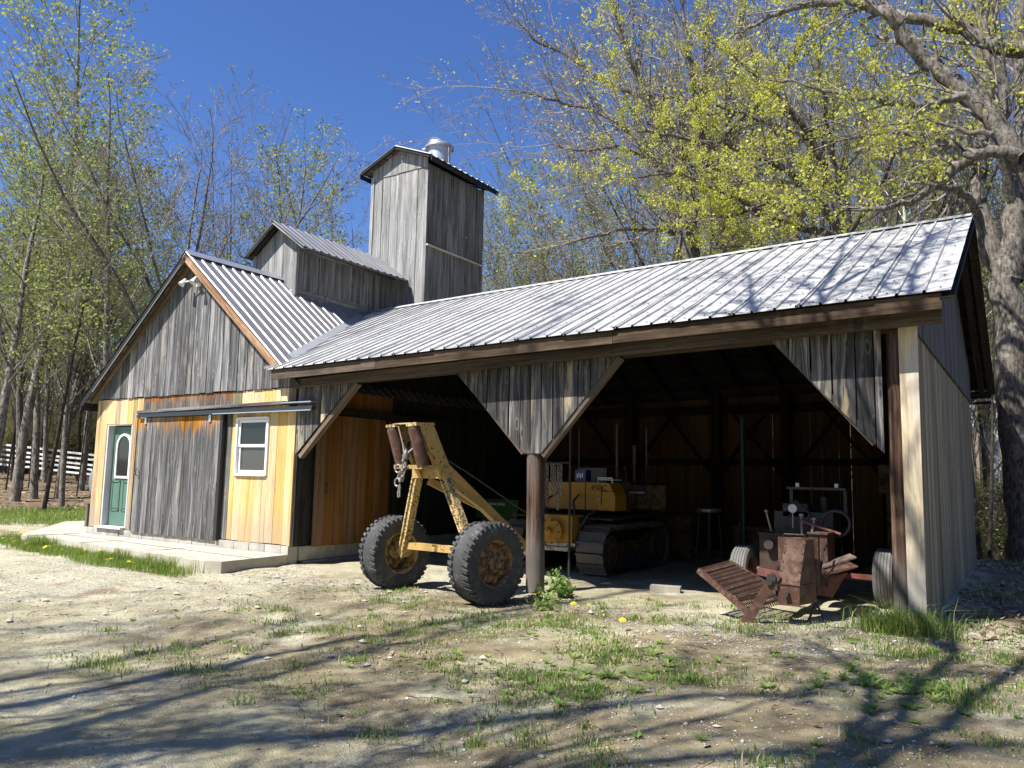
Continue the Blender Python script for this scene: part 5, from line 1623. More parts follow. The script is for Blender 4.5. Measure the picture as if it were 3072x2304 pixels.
hero('bud1', 1530, 38, 600, 'low brown budded tree close beside the tower', 'maple_tree', None, 2.9, 1.1)
hero('bare1', 1960, 33, 60, 'tall bare tree with fine grey twigs behind the yellow maple', 'ash_tree', None, 1.4, .9)
hero('bare1', 2330, 28, -100, 'tall bare grey tree behind the right end of the roof', 'ash_tree', None, 3.4, .9)
hero('bare1', 2150, 30, -60, 'bare grey twigged tree behind the yellow tufted maple', 'ash_tree', None, .3, 1.0)
hero('bare1', 2680, 24, -120, 'bare tree between the yellow maple and the roof corner', 'ash_tree', None, 5.1, 1.0)
hero('bare1', 2800, 29, -200, 'bare grey tree above the roof corner', 'ash_tree', None, 1.2, 1.0)
hero('pale2', 2500, 30, 60, 'pale budding tree above the right end of the roof', 'poplar', None, .2, 1.)
hero('green1', 2230, 42, 300, 'distant green tree showing through the maple branches', 'maple_tree', None, 2.4, 1.)
hero('bare2', 2860, 25, -200, 'tall bare trunk just left of the big right-hand trunk', 'ash_tree', None, .9, 1.)
hero('birch1', 2750, 22, 200, 'white stemmed birch behind the roof corner', 'birch_tree', None, 2.1, 1.)
hero('birch1', 2965, 31, 400, 'white birch seen past the shed end wall', 'birch_tree', None, 4.4, 1.)
hero('birch1', 3010, 36, 500, 'farther white birch at the right edge', 'birch_tree', None, .4, 1.)
hero('pole1', 2945, 20.5, 700, 'thin curved dark tree close to the shed rear corner', 'sapling', None, .4, .8, (0, .08))

# the big maples on the right: limbs laid out one by one
def big_tree(name, seed, trunks, label, sub, leaf_spec, mats):
    T = Tree(seed)
    for pts, r0, r1, lev in trunks:
        P_ = [Vector(p) for p in pts]
        # resample smoothly
        out = []
        n = len(P_)
        for i in range(n - 1):
            a, b, c, d = P_[max(0, i - 1)], P_[i], P_[i + 1], P_[min(n - 1, i + 2)]
            for k in range(4):
                t = k / 4
                out.append(.5 * ((2 * b) + (c - a) * t + (2 * a - 5 * b + 4 * c - d) * t * t + (-a + 3 * b - 3 * c + d) * t ** 3))
        out.append(P_[-1])
        m = len(out)
        rad = [r0 + (r1 - r0) * i / (m - 1) for i in range(m)]
        out = [p + Vector((T.r.gauss(0, .03), T.r.gauss(0, .03), T.r.gauss(0, .02))) * min(1, i) for i, p in enumerate(out)]
        T.br.append(([tuple(p) for p in out], rad, 0 if lev == 0 else 1))
        Ltot = sum((out[i + 1] - out[i]).length for i in range(m - 1))
        if lev == 0: continue
        nb = int(Ltot * sub['dens'])
        for c in range(nb):
            t = sub['t0'] + (1 - sub['t0']) * (c + T.r.random()) / nb
            i = min(m - 2, int(t * (m - 1)))
            D = (out[i + 1] - out[i]).normalized()
            az = T.r.uniform(0, 6.28)
            an = T.r.uniform(.45, 1.05)
            u_ = D.cross(Vector((0, .2, 1))).normalized()
            v_ = D.cross(u_)
            nd = D * math.cos(an) + (u_ * math.cos(az) + v_ * math.sin(az)) * math.sin(an)
            nd.z += sub.get('lift', .1)
            nd.normalize()
            T.grow(tuple(out[i]), tuple(nd), T.r.uniform(*sub['len']) * (1.1 - .5 * t), min(rad[i] * .5, .05), 2, sub['sp'])
        T.grow(tuple(out[-1]), tuple((out[-1] - out[-2]).normalized()), sub['len'][1], rad[-1], 2, sub['sp'])
    tm, cm = make_tree(name, T, leaf_spec, mats, 1)
    p0 = trunks[0][0][0]
    e = thing(name, p0, label, 'tree')
    for nm, me_ in (('trunk', tm), ('crown', cm)):
        o = link(bpy.data.objects.new(nm, me_), e, Matrix.Identity(4))
    return e
SP_sub = dict(levels=5, leaflev=3, seg=(1, 1, .42, .30, .22), wob=(0, 0, .09, .11, .13), trop=(0, 0, .03, .03, .02), taper=(0, 0, .85, .75, .6), rmin=.0055,
              nch=(0, 0, 7, 5), ref=(1, 1, 2.4, 1.1), t0=(0, 0, .15, .15), ang=((0, 1), (0, 1), (.4, .8), (.4, .85)), lr=((1, 1), (1, 1), (.36, .55), (.36, .55)), fall=(0, 0, .4, .3), rr=((1, 1), (1, 1), (.42, .6), (.45, .6)))
def pxs(lst, dist, dd=0):
    return [at(u, dist + dd * i / max(1, len(lst) - 1), v) for i, (u, v) in enumerate(lst)]
d0 = 20.5
bx_, by_, _ = at(2105, d0)
base = (bx_, by_, G(bx_, by_) - .3)
tr = [
    ([base, at(2080, d0, 1000), at(2075, d0, 780), at(2062, d0, 690), at(2070, d0, 600)], .34, .24, 0),
    ([at(2105, d0 + .3, 1000), at(2150, d0 + .4, 760), at(2150, d0 + .4, 640), at(2155, d0 + .4, 480), at(2190, d0 + .6, 250), at(2240, d0 + 1, -60)], .27, .07, 1),
    ([at(2070, d0, 640), at(2050, d0 - .3, 500), at(2000, d0 - .6, 370), at(1900, d0 - .9, 210), at(1850, d0 - 1, 60), at(1820, d0 - 1, -80)], .16, .04, 1),
    ([at(2065, d0, 620), at(2010, d0 + .5, 460), at(1935, d0 + .8, 300), at(1830, d0 + 1, 255), at(1700, d0 + 1.2, 165), at(1610, d0 + 1.2, 120), at(1550, d0 + 1.2, 60)], .13, .025, 1),
    ([at(2060, d0, 560), at(1960, d0, 470), at(1880, d0, 385), at(1790, d0, 330), at(1700, d0, 310), at(1590, d0, 285), at(1525, d0, 270)], .11, .018, 1),
    ([at(2040, d0, 560), at(1935, d0 - 1, 480), at(1850, d0 - 1.6, 440), at(1790, d0 - 2, 450), at(1720, d0 - 2, 452), at(1650, d0 - 2, 430)], .07, .014, 1),
    ([at(2070, d0, 640), at(2030, d0 - 1, 700), at(1990, d0 - 1.6, 690), at(1880, d0 - 2, 690), at(1760, d0 - 2.4, 715), at(1700, d0 - 2.4, 735)], .09, .016, 1),
    ([at(2150, d0 + .4, 640), at(2200, d0 - .5, 560), at(2280, d0 - 1.2, 480), at(2400, d0 - 2, 420), at(2520, d0 - 2.4, 330)], .12, .02, 1),
    ([at(2150, d0, 560), at(2110, d0 - 1.5, 420), at(2090, d0 - 2.4, 300), at(2060, d0 - 3, 120), at(2040, d0 - 3, -40)], .12, .02, 1),
    ([at(2160, d0, 420), at(2330, d0 - .6, 250), at(2420, d0 - 1, 100), at(2520, d0 - 1, -60)], .12, .03, 1),
]
big_tree('maple_tree', 91, tr, 'bare limbed maple with twin trunks behind the shed ridge, limbs sweeping left over blue sky',
         dict(dens=4.0, t0=.15, len=(1.3, 3.2), sp=SP_sub, lift=.25), [dict(n=2500, size=.09, spread=.06)], (M['barkbig'], M['twig'], [M['leafyellow']]))
# yellow flowering maple standing in front of it
d1 = 16.4
bx_, by_, _ = at(2590, d1 + 3)
base = (bx_, by_, G(bx_, by_) - .3)
tr = [
    ([base, at(2570, d1 + 3, 900), at(2540, d1 + 2.6, 720)], .2, .13, 0),
    ([at(2540, d1 + 2.6, 730), at(2440, d1 + 1.6, 690), at(2300, d1 + .8, 640), at(2150, d1, 570), at(2000, d1 - .6, 520), at(1880, d1 - .8, 540)], .10, .012, 1),
    ([at(2540, d1 + 2.6, 720), at(2420, d1 + 1.8, 560), at(2280, d1 + 1, 470), at(2100, d1 + .4, 420), at(1940, d1, 400), at(1880, d1, 380)], .10, .012, 1),
    ([at(2540, d1 + 2.6, 700), at(2440, d1 + 2, 420), at(2320, d1 + 1.4, 280), at(2200, d1 + 1, 170), at(2080, d1 + .8, 90)], .10, .012, 1),
    ([at(2550, d1 + 2.6, 700), at(2500, d1 + 2, 480), at(2460, d1 + 1.2, 250), at(2430, d1 + .8, 60)], .09, .012, 1),
    ([at(2540, d1 + 2.6, 740), at(2400, d1 + 1, 740), at(2250, d1 + .2, 740), at(2130, d1 - .4, 745)], .07, .012, 1),
    ([at(2450, d1 + 1.6, 640), at(2330, d1 + .6, 600), at(2180, d1, 650), at(2060, d1 - .4, 620)], .06, .012, 1),
    ([at(2550, d1 + 2.6, 700), at(2640, d1 + 1.6, 560), at(2700, d1 + 1, 430), at(2760, d1 + .8, 330)], .07, .012, 1),
    ([at(2440, d1 + 2, 420), at(2330, d1 + 1.2, 380), at(2200, d1 + .6, 330), at(2070, d1 + .4, 300)], .06, .012, 1),
]
big_tree('yellow_maple', 17, tr, 'maple hung with yellow green flower tufts above the right half of the metal roof',
         dict(dens=3.4, t0=.15, len=(1.0, 2.3), sp=SP_sub, lift=.05), [dict(n=34000, size=.055, spread=.05, droop=.9, cluster=24, tipbias=.6, cs=.95)], (M['bark'], M['twig'], [M['leafyellow']]))
# great trunk at the right-hand edge
d2 = 18.3
tx, ty = 16.18, 9.5
tr = [
    ([(tx + .08, ty, G(tx, ty) - .3), (tx + .03, ty, .6), at(3052, d2, 1300), at(3040, d2, 1050), at(3018, d2, 870), at(3012, d2, 790)], .36, .27, 0),
    ([at(3006, d2, 830), at(2960, d2, 690), at(2930, d2 + .2, 600), at(2945, d2 + .3, 420), at(2950, d2 + .4, 200), at(2920, d2 + .6, -60)], .24, .10, 1),
    ([at(3030, d2, 840), at(3040, d2, 700), at(3045, d2 + .3, 520), at(3075, d2 + .5, 300), at(3060, d2 + .6, 60), at(3080, d2 + .7, -120)], .26, .10, 1),
    ([at(3050, d2 + .2, 640), at(3010, d2 - .4, 480), at(2985, d2 - .8, 300), at(2970, d2 - 1, 120), at(2990, d2 - 1, -40)], .13, .05, 1),
    ([at(2950, d2, 660), at(2900, d2 - .6, 590), at(2830, d2 - 1.4, 560), at(2740, d2 - 2, 585), at(2640, d2 - 2.6, 610)], .10, .02, 1),
]
big_tree('great_maple', 29, tr, 'great grey maple trunk at the right-hand edge, forking above the roof corner',
         dict(dens=2.0, t0=.3, len=(1.2, 2.8), sp=SP_sub, lift=.2), [dict(n=2600, size=.085, spread=.08, droop=.8, cluster=10)], (M['barkbig'], M['twig'], [M['leafyellow']]))
# mossy limbs of a tree standing off to the right
Ez = lambda lst, y: [Vector(CP) + (fw + r2 * ((u - 1536) / F) - u2 * ((v - 1152) / F)) * ((y - CP.y) / (fw + r2 * ((u - 1536) / F) - u2 * ((v - 1152) / F)).y) for u, v in lst]
k0 = Ez([(3160, 640)], 5.2)[0]
tr = [
    ([(19.0, 6.4, G(19, 6.4) - .3), (18.9, 6.3, 1.5), (18.6, 6.1, 3.6), tuple(k0 + Vector((.9, .5, -1.0))), tuple(k0)], .42, .27, 0),
    ([tuple(k0), *map(tuple, Ez([(3072, 500), (2993, 375), (2883, 270), (2790, 202)], 5.2)), *map(tuple, Ez([(2706, 105), (2672, 46), (2600, 10), (2550, -20)], 5.0))], .185, .07, 1),
    ([*map(tuple, Ez([(3072, 475), (2990, 455), (2917, 478), (2833, 540), (2727, 607), (2630, 624), (2500, 640), (2400, 690)], 5.0))], .11, .014, 1),
    ([*map(tuple, Ez([(2917, 470), (2860, 440), (2780, 440), (2700, 400), (2620, 405), (2500, 430)], 4.6))], .06, .012, 1),
    ([*map(tuple, Ez([(2900, 285), (2830, 308), (2748, 312), (2643, 300), (2504, 278), (2400, 250), (2300, 240)], 4.8))], .07, .012, 1),
    ([*map(tuple, Ez([(2706, 70), (2620, 25), (2540, 8), (2370, 25), (2270, 80), (2200, 105)], 4.6))], .10, .012, 1),
    ([*map(tuple, Ez([(3090, 150), (3000, 140), (2850, 76), (2720, 50)], 5.6))], .14, .09, 1),
    ([*map(tuple, Ez([(2980, 400), (2900, 395), (2800, 360), (2700, 370), (2600, 390)], 4.4))], .045, .010, 1),
    ([*map(tuple, Ez([(3000, 400), (3010, 250), (2960, 140), (2960, 30), (2940, -60)], 5.6))], .10, .04, 1),
]
big_tree('leaning_maple', 37, tr, 'mossy maple limbs reaching in from beyond the right edge, over the roof',
         dict(dens=2.6, t0=.2, len=(.8, 1.9), sp=SP_sub, lift=.1), [dict(n=5200, size=.075, spread=.08, droop=.9, cluster=14, tipbias=.6)], (M['barkbig'], M['twig'], [M['leafyellow']]))

# trees behind the photographer: their shadows fall across the yard
for k_, x_, y_, h_, lb, ro_, sx_ in (('fork1', 8.55, -14.9, 30, 'spreading bare maple on the near side of the yard, casting the long trunk shadow', .6, .6),
                                  ('bare1', 6.0, -15.5, 18, 'bare maple on the near left of the yard', 2.1, .8),
                                  ('bare1', 11.6, -12.4, 13.5, 'bare maple close behind the viewpoint', 5.2, .9),
                                  ('bare1', 8.3, -11.6, 10.5, 'low bare maple on the near left of the yard', 3.2, .9),
                                  ('bud1', 10.3, -11.4, 10.0, 'low budding maple behind the viewpoint', 1.2, .9),
                                  ('bud1', 14.7, -12.3, 13.0, 'budding maple behind the viewpoint', .2, .8)):
    plant_tree(k_, x_, y_, h_, lb, 'maple_tree', None, ro_, sx_)

tr = [
    ([(13.2, -11.5, G(13.2, -11.5) - .3), (13.2, -11.3, 2.2), (13.3, -10.8, 4.4), (13.5, -9.8, 6.4)], .13, .08, 0),
    ([(13.5, -9.8, 6.4), (13.3, -6.6, 8.2), (12.6, -4.2, 10.0), (12.35, -1.8, 11.2), (12.1, .6, 11.9)], .065, .014, 1),
    ([(13.5, -9.8, 6.4), (13.7, -6.9, 8.8), (13.3, -4.6, 10.8), (13.2, -2.4, 12.0), (13.0, -.2, 12.6)], .065, .014, 1),
    ([(13.3, -6.6, 8.2), (12.0, -5.0, 9.9), (11.3, -3.4, 10.9), (10.9, -1.6, 11.4)], .06, .015, 1),
    ([(13.5, -9.8, 6.4), (12.9, -8.4, 8.4), (11.6, -8.2, 10.2)], .07, .02, 1),
    ([(12.6, -4.2, 10.0), (13.2, -2.6, 10.6), (13.7, -.9, 10.8), (14.1, .6, 10.8)], .05, .012, 1),
]
big_tree('overhanging_maple', 53, tr, 'young maple on the near side, its limbs hanging high over the shed roof',
         dict(dens=4.6, t0=.25, len=(.9, 2.1), sp=dict(SP_sub, rmin=.008), lift=.05), [dict(n=6000, size=.07, spread=.05, droop=.9, cluster=14, tipbias=.5)], (M['bark'], M['twig'], [M['leafyellow']]))
# the woods: individual trees of a few kinds behind the buildings
WL = {'pale1': 'slender pale leaved tree deep in the woods', 'pale2': 'slim pale leaved tree deep in the woods', 'bud1': 'budding brown tree deep in the woods', 'bare1': 'bare branched tree deep in the woods',
      'bare2': 'bare straight tree deep in the woods', 'pole1': 'straight dark pole of a tree deep in the woods', 'birch1': 'white stemmed birch deep in the woods', 'green1': 'fresh green tree deep in the woods',
      'bush1': 'brown twiggy thicket bush under the trees', 'bush2': 'pale leaved thicket bush under the trees'}
def scatter(n, u0, u1, da, db, keys, ha, hb, seed, name='woodland_tree', grp='trees of the woods behind the buildings', sx=(.7, 1.1)):
    rr = random.Random(seed)
    for i in range(n):
        u = u0 + (u1 - u0) * (i + rr.random()) / n
        dist = math.sqrt(rr.uniform(da * da, db * db))
        x, y, _ = at(u, dist)
        if -2 < x < 17.5 and -3 < y < 11: continue
        k = rr.choice(keys)
        wh = 'left of the gabled building' if u < 420 else 'behind the gabled building' if u < 1440 else 'behind the shed ridge' if u < 2870 else 'right of the shed end wall'
        lb = WL[k].replace('deep in the woods', 'in the woods ' + wh).replace('under the trees', wh)
        plant_tree(k, x, y, rr.uniform(ha, hb), lb, name, lb + 's', rr.uniform(0, 6.28), rr.uniform(*sx), (rr.uniform(-.05, .05), rr.uniform(-.05, .05)))
scatter(46, -60, 420, 34, 62, ['pole1', 'pole1', 'pole1', 'bare2', 'bare2', 'pale2', 'bud1'], 9, 15, 1)
scatter(20, 380, 1150, 36, 60, ['bare2', 'pale2', 'pale1', 'bare2'], 7, 10.5, 2)
scatter(24, 1440, 2150, 34, 60, ['bud1', 'bare1', 'pale2', 'bud1', 'pale1'], 8, 13, 3)
scatter(24, 2050, 3150, 24, 52, ['bare1', 'bare2', 'pale1', 'bud1', 'birch1'], 10, 17, 4)
scatter(16, 2850, 3150, 24, 50, ['birch1', 'pole1', 'pale2', 'birch1'], 9, 15, 5)
scatter(44, -80, 420, 43, 62, ['bush1', 'bush1', 'bush1', 'bush2'], 2.2, 4.6, 6, 'bush', 'bushes under the trees', (.9, 1.3))
scatter(30, -80, 420, 44.5, 54, ['bush1', 'bush1', 'bush2'], 2.0, 4.2, 26, 'bush', 'bushes', (.8, 1.2))
scatter(18, -60, 420, 34, 48, ['bare2', 'pole1', 'bare2'], 6, 10, 27, sx=(.35, .6))
scatter(20, -80, 420, 50, 75, ['bush1', 'bush1', 'bush2'], 4, 7, 16, 'bush', 'bushes under the trees', (1., 1.5))
scatter(26, 2880, 3120, 22, 48, ['bush2', 'bush1', 'bush2'], 1.8, 4.2, 7, 'bush', 'bushes under the trees', (.9, 1.3))
scatter(20, 1450, 2300, 26, 40, ['bush1', 'bush1', 'bush2'], 5.0, 8.0, 8, 'bush', 'bushes under the trees', (.8, 1.1))
scatter(22, -60, 1200, 75, 120, ['bud1', 'pale2', 'bare1', 'bud1'], 10, 15, 9)
rw = random.Random(99)
for i in range(64):  # unseen trees added behind the viewpoint to hold back sky fill
    an = rw.uniform(-2.6, .55)                  # directions from the yard away from the buildings
    dist = rw.uniform(17, 34)
    x, y = 10 + dist * math.cos(an), -7 + dist * math.sin(an)
    if (x - CP.x) * fw.x + (y - CP.y) * fw.y > -2: continue
    k = rw.choice(['bush2', 'green1', 'bud1', 'pale1', 'bush1'])
    plant_tree(k, x, y, rw.uniform(7, 12), 'unseen tree added on the near side to cut sky light, ' + WL[k].split(' in the')[0].split(' deep')[0].split(' under')[0], 'woodland_tree', 'trees added to cut sky light, ' + k.rstrip('12'), rw.uniform(0, 6.28), 1.3)
scatter(22, 1400, 3150, 62, 110, ['bud1', 'pale2', 'bare1', 'bud1'], 10, 15, 10)

# ------------------------------------------------------------------ white rail fence
fe = thing('rail_fence', (*at(140, 42)[:2], .7), 'white five rail fence in front of the woods at the far left', 'fence')
FU = (-170, -40, 80, 190, 290)
FD = lambda u: 42.5 - .010 * (u + 150)
for u in FU:
    p = at(u, FD(u))
    zt = at(u, FD(u), 1328 + .11 * u)[2]
    beam(fe, 'fence_post', (p[0], p[1], G(p[0], p[1]) - .3), (p[0], p[1], zt), .10, .10, M['barkdark'], (0, 1, 0))
for k in range(5):
    for ua, ub in zip(FU[:-1], FU[1:]):
        q = [at(u, FD(u) - .1, 1334 + .112 * u + k * 14.6 + rng.uniform(-1.6, 1.6)) for u in (ua, ub)]
        beam(fe, 'rail', q[0], q[1], .045, .085, M['rail'])

# ------------------------------------------------------------------ ground cover
def blades(name, P_, hts, wid, mats, pick, label, bend=.5, gen=nrg):
    n = len(P_)
    az = gen.uniform(0, 6.283, n)
    d = np.stack([np.cos(az), np.sin(az), np.zeros(n)], 1)
    side = np.stack([-np.sin(az), np.cos(az), np.zeros(n)], 1)
    lean = gen.uniform(.1, bend, n)[:, None]
    h = hts[:, None]
    w_ = (wid * gen.uniform(.6, 1.3, n))[:, None]
    zz = np.array([0, 0, 1.])
    m1 = P_ + zz * h * .55 + d * h * lean * .3
    tp = P_ + zz * h * (1 - lean * .35) + d * h * lean
    V = np.stack([P_ - side * w_ * .5, P_ + side * w_ * .5, m1 + side * w_ * .4, m1 - side * w_ * .4, tp], 1).reshape(-1, 3)
    b = np.arange(n)[:, None] * 5
    Q = b + np.array([0, 1, 2, 3])
    T = b + np.array([3, 2, 4])
    me_ = npmesh(name, V, Q, T, mats, pick, pick)
    o = link(bpy.data.objects.new(name, me_))
    o['kind'] = 'stuff'
    o['label'] = label
    return o
def sample(n, x0, x1, y0, y1, dens, gen=nrg):
    x, y = gen.uniform(x0, x1, n), gen.uniform(y0, y1, n)
    k = gen.random(n) < dens(x, y)
    return x[k], y[k]
def P3(x, y, dz=0): return np.stack([x, y, gz(x, y) + dz], 1)
noslab = lambda x, y: ~((x > -3.7) & (x < 6.25) & (y > np.interp(x, [-3.7, -.6, -.25, 1, 2.5, 4, 5.55, 5.95, 6.22], [1.4, -1.0, -1.18, -1.1, -1.22, -1.33, -1.42, -1.43, -1.3])))
# grass along the slab and the lawn at the left
x, y = sample(90000, -2.2, 6.4, -2.3, -.6, lambda x, y: strip(x, y) * .85 * (fbm(x, y, 2.2, 3) > -.16) * noslab(x, y))
hh = nrg.uniform(.05, .16, len(x)) * (1 + .9 * (fbm(x, y, 2.5, 2) > .12))
blades('grass', P3(x, y), hh, .008, [M['grass'], M['grassdry']], (nrg.random(len(x)) < .14).astype(int), 'strip of green grass along the concrete slab')
x, y = sample(150000, -22, 1, -9, 10, lambda x, y: lawn(x, y) * .9 * noslab(x, y) * (x < np.where(y > -1, -.05, 3)))
blades('grass', P3(x, y), nrg.uniform(.06, .17, len(x)), .012, [M['grass'], M['grassdry']], (nrg.random(len(x)) < .10).astype(int), 'green lawn left of the gabled building')
# sparse tufts in the yard
x, y = sample(13000, 6.5, 17.5, -5.4, 1.0, lambda x, y: np.clip(weedy(x, y) * 1.3 + .10 * sstep(8, 10, x), 0, 1) * (fbm(x, y, 1.3, 4) > -.03))
px_, py_, ph_ = [], [], []
for a, b in zip(x, y):
    if b > -.05 and 10.6 < a < 15.2 and b > .6: continue
    k = nrg.integers(14, 60)
    r_ = nrg.uniform(.03, .13)
    px_.append(a + nrg.normal(0, r_, k)); py_.append(b + nrg.normal(0, r_, k)); ph_.append(nrg.uniform(.02, .075, k) * nrg.uniform(.4, 1.25))
px_, py_, ph_ = map(np.concatenate, (px_, py_, ph_))
blades('grass', P3(px_, py_, -.004), ph_, .009, [M['grass'], M['grassdry'], M['weed']], nrg.choice(3, len(px_), p=[.45, .3, .25]), 'thin grass tufts scattered over the dirt yard', .9)
# dry straw over the gravel
x, y = sample(16000, 6.5, 17, -4.2, 0, lambda x, y: .5 * np.exp(-((y + 1.4) / 1.2) ** 2) * (fbm(x, y, 1.6, 3) > .0))
n = len(x)
az = nrg.uniform(0, 6.283, n)
ln = nrg.uniform(.02, .07, n)
p = P3(x, y, .006)
d = np.stack([np.cos(az), np.sin(az), nrg.normal(0, .12, n)], 1) * ln[:, None]
sd_ = np.stack([-np.sin(az), np.cos(az), nrg.normal(0, .3, n)], 1) * nrg.uniform(.0015, .005, n)[:, None]
V = np.stack([p - d - sd_, p + d - sd_, p + d + sd_, p - d + sd_], 1).reshape(-1, 3)
o = link(bpy.data.objects.new('litter', npmesh('litter', V, np.arange(n * 4).reshape(-1, 4), None, [M['deadleaf'], M['chips']], (nrg.random(n) < .45).astype(int))))
o['kind'] = 'stuff'
o['label'] = 'dry straw and bark litter lying on the gravel'
# stones
ico = np.array([(0, 0, 1), (.9, 0, .3), (.28, .85, .3), (-.72, .53, .3), (-.72, -.53, .3), (.28, -.85, .3), (0, 0, -.6)])
icof = np.array([(0, 1, 2), (0, 2, 3), (0, 3, 4), (0, 4, 5), (0, 5, 1), (6, 2, 1), (6, 3, 2), (6, 4, 3), (6, 5, 4), (6, 1, 5)])
def gd(x, y):
    near = np.exp(-((y + .85 - .03 * (x - 8)) / .55) ** 2) * (x > 5.8) * .9
    pile = np.exp(-((x - 13.9) / 1.7) ** 2 - ((y + 1.55) / .45) ** 2) * .9
    return np.clip((near + pile + .10) * (fbm(x, y, 1.8, 3) > -.12), 0, 1) * noslab(x, y)
x, y = sample(60000, 2.5, 17.3, -5.4, .5, gd)
n = len(x)
sz = np.exp(nrg.normal(-4.75, .42, n)) * .8
rot = nrg.uniform(0, 6.283, n)
V = ico[None] * nrg.uniform(.7, 1.3, (n, 7, 1)) * sz[:, None, None] * np.stack([nrg.uniform(.8, 1.5, n), nrg.uniform(.7, 1.2, n), nrg.uniform(.45, .8, n)], 1)[:, None, :]
c_, s_ = np.cos(rot)[:, None], np.sin(rot)[:, None]
V = np.stack([V[:, :, 0] * c_ - V[:, :, 1] * s_, V[:, :, 0] * s_ + V[:, :, 1] * c_, V[:, :, 2]], 2) + P3(x, y, .001)[:, None, :]
o = link(bpy.data.objects.new('gravel', npmesh('gravel', V.reshape(-1, 3), None, (np.arange(n)[:, None, None] * 7 + icof[None]).reshape(-1, 3), [M['stone']])))
o['kind'] = 'stuff'
o['label'] = 'loose gravel stones over the yard'
x, y = sample(90000, 3.0, 17.3, -6.2, -.4, lambda x, y: np.clip(.32 + .5 * (fbm(x, y, .9, 4)) + .3 * (x < 9), 0, 1) * noslab(x, y) * (y < -1.6 + .0 * x))
n = len(x)
sz = np.exp(nrg.normal(-5.35, .38, n))
rot = nrg.uniform(0, 6.283, n)
V = ico[None] * nrg.uniform(.7, 1.3, (n, 7, 1)) * sz[:, None, None] * np.array([1.25, 1, .7]) + P3(x, y, .0005)[:, None, :]
o = link(bpy.data.objects.new('gravel', npmesh('gravel', V.reshape(-1, 3), None, (np.arange(n)[:, None, None] * 7 + icof[None]).reshape(-1, 3), [M['stone']])))
o['kind'] = 'stuff'
o['label'] = 'fine loose gravel over the drive'
# soil clods
x, y = sample(9000, 8.5, 17, -5.0, -1.0, lambda x, y: (np.exp(-((x - 11.9) / .8) ** 2 - ((y + 3.6) / .35) ** 2) + .35 * np.exp(-((x - 11.3) / 1.2) ** 2 - ((y + 1.9) / .3) ** 2)) * .8)
n = len(x)
sz = np.exp(nrg.normal(-4.5, .5, n))
V = ico[None] * nrg.uniform(.6, 1.4, (n, 7, 1)) * sz[:, None, None] * np.array([1.1, 1, .8]) + P3(x, y, .0)[:, None, :]
o = link(bpy.data.objects.new('soil', npmesh('soil', V.reshape(-1, 3), None, (np.arange(n)[:, None, None] * 7 + icof[None]).reshape(-1, 3), [M['clod'] if 'clod' in M else M['chips']])))
o['kind'] = 'stuff'
o['label'] = 'dark crumbled soil turned up in the yard'
# fallen twigs and a few larger stones
tm_ = MB()
for k in range(260):
    a, b = rng.uniform(7.5, 17.2), rng.uniform(-5.2, -.3)
    if rng.random() > .35 + .5 * float(weedy(np.array(a), np.array(b))): continue
    q = rng.uniform(0, 6.28)
    l_ = rng.uniform(.06, .32)
    pts = [(a, b, G(a, b) + .008)]
    for j in range(3):
        q += rng.gauss(0, .35)
        x_, y_ = pts[-1][0] + math.cos(q) * l_ / 3, pts[-1][1] + math.sin(q) * l_ / 3
        pts.append((x_, y_, G(x_, y_) + .008 + rng.uniform(0, .015)))
    tm_.tube(pts, [.005, .004, .003, .002], 4, False)
o = tm_.build('fallen_twigs', M['twigbrown'], None)
o['kind'] = 'stuff'
o['label'] = 'small fallen twigs lying about the yard'
x, y = sample(5200, 6.5, 17.4, -5.3, 0, lambda x, y: (.12 + .5 * weedy(x, y)) * (fbm(x, y, 1.0, 3) > -.05))
n = len(x)
p = P3(x, y, .008)
a = nrg.normal(0, 1, (n, 3)); a[:, 2] *= .25
a /= np.linalg.norm(a, axis=1, keepdims=True)
b = np.cross(a, nrg.normal(0, .3, (n, 3)) + np.array([0, 0, 1])); b /= np.linalg.norm(b, axis=1, keepdims=True)
s_ = nrg.uniform(.012, .038, (n, 1))
V = np.stack([p - a * s_, p + b * s_ * .55, p + a * s_, p - b * s_ * .55], 1).reshape(-1, 3)
o = link(bpy.data.objects.new('dead_leaves', npmesh('dead_leaves', V, np.arange(n * 4).reshape(-1, 4), None, [M['deadleaf'], M['chips']], (nrg.random(n) < .4).astype(int))))
o['kind'] = 'stuff'
o['label'] = 'dry dead leaves and chips scattered over the yard'
for k in range(46):
    a, b = rng.uniform(6.8, 17), rng.uniform(-5.0, -.6)
    r_ = rng.uniform(.018, .05)
    Vs = [Vector(v_) * rng.uniform(.75, 1.25) * r_ for v_ in ico.tolist()]
    for v_ in Vs: v_.x *= 1.3; v_.z *= .7
    if not bool(noslab(np.array(a), np.array(b))): continue
    tag(mesh('stone', Vs, icof.tolist(), M['stone'], None, Matrix.Translation((a, b, G(a, b) + r_ * .2)) @ Matrix.Rotation(rng.uniform(0, 6.28), 4, 'Z')), 'loose fist sized pale stone lying in the yard', 'stone', 'loose stones in the yard')
x, y = sample(9000, 15.5, 19.5, -.4, 10.5, lambda x, y: .75 * (fbm(x, y, 1.0, 3) > -.12))
n = len(x)
p = P3(x, y, .015)
a = nrg.normal(0, 1, (n, 3)); a[:, 2] *= .4
a /= np.linalg.norm(a, axis=1, keepdims=True)
b = np.cross(a, nrg.normal(0, .3, (n, 3)) + np.array([0, 0, 1])); b /= np.linalg.norm(b, axis=1, keepdims=True)
s_ = nrg.uniform(.02, .06, (n, 1))
V = np.stack([p - a * s_, p + b * s_ * .55, p + a * s_, p - b * s_ * .55], 1).reshape(-1, 3)
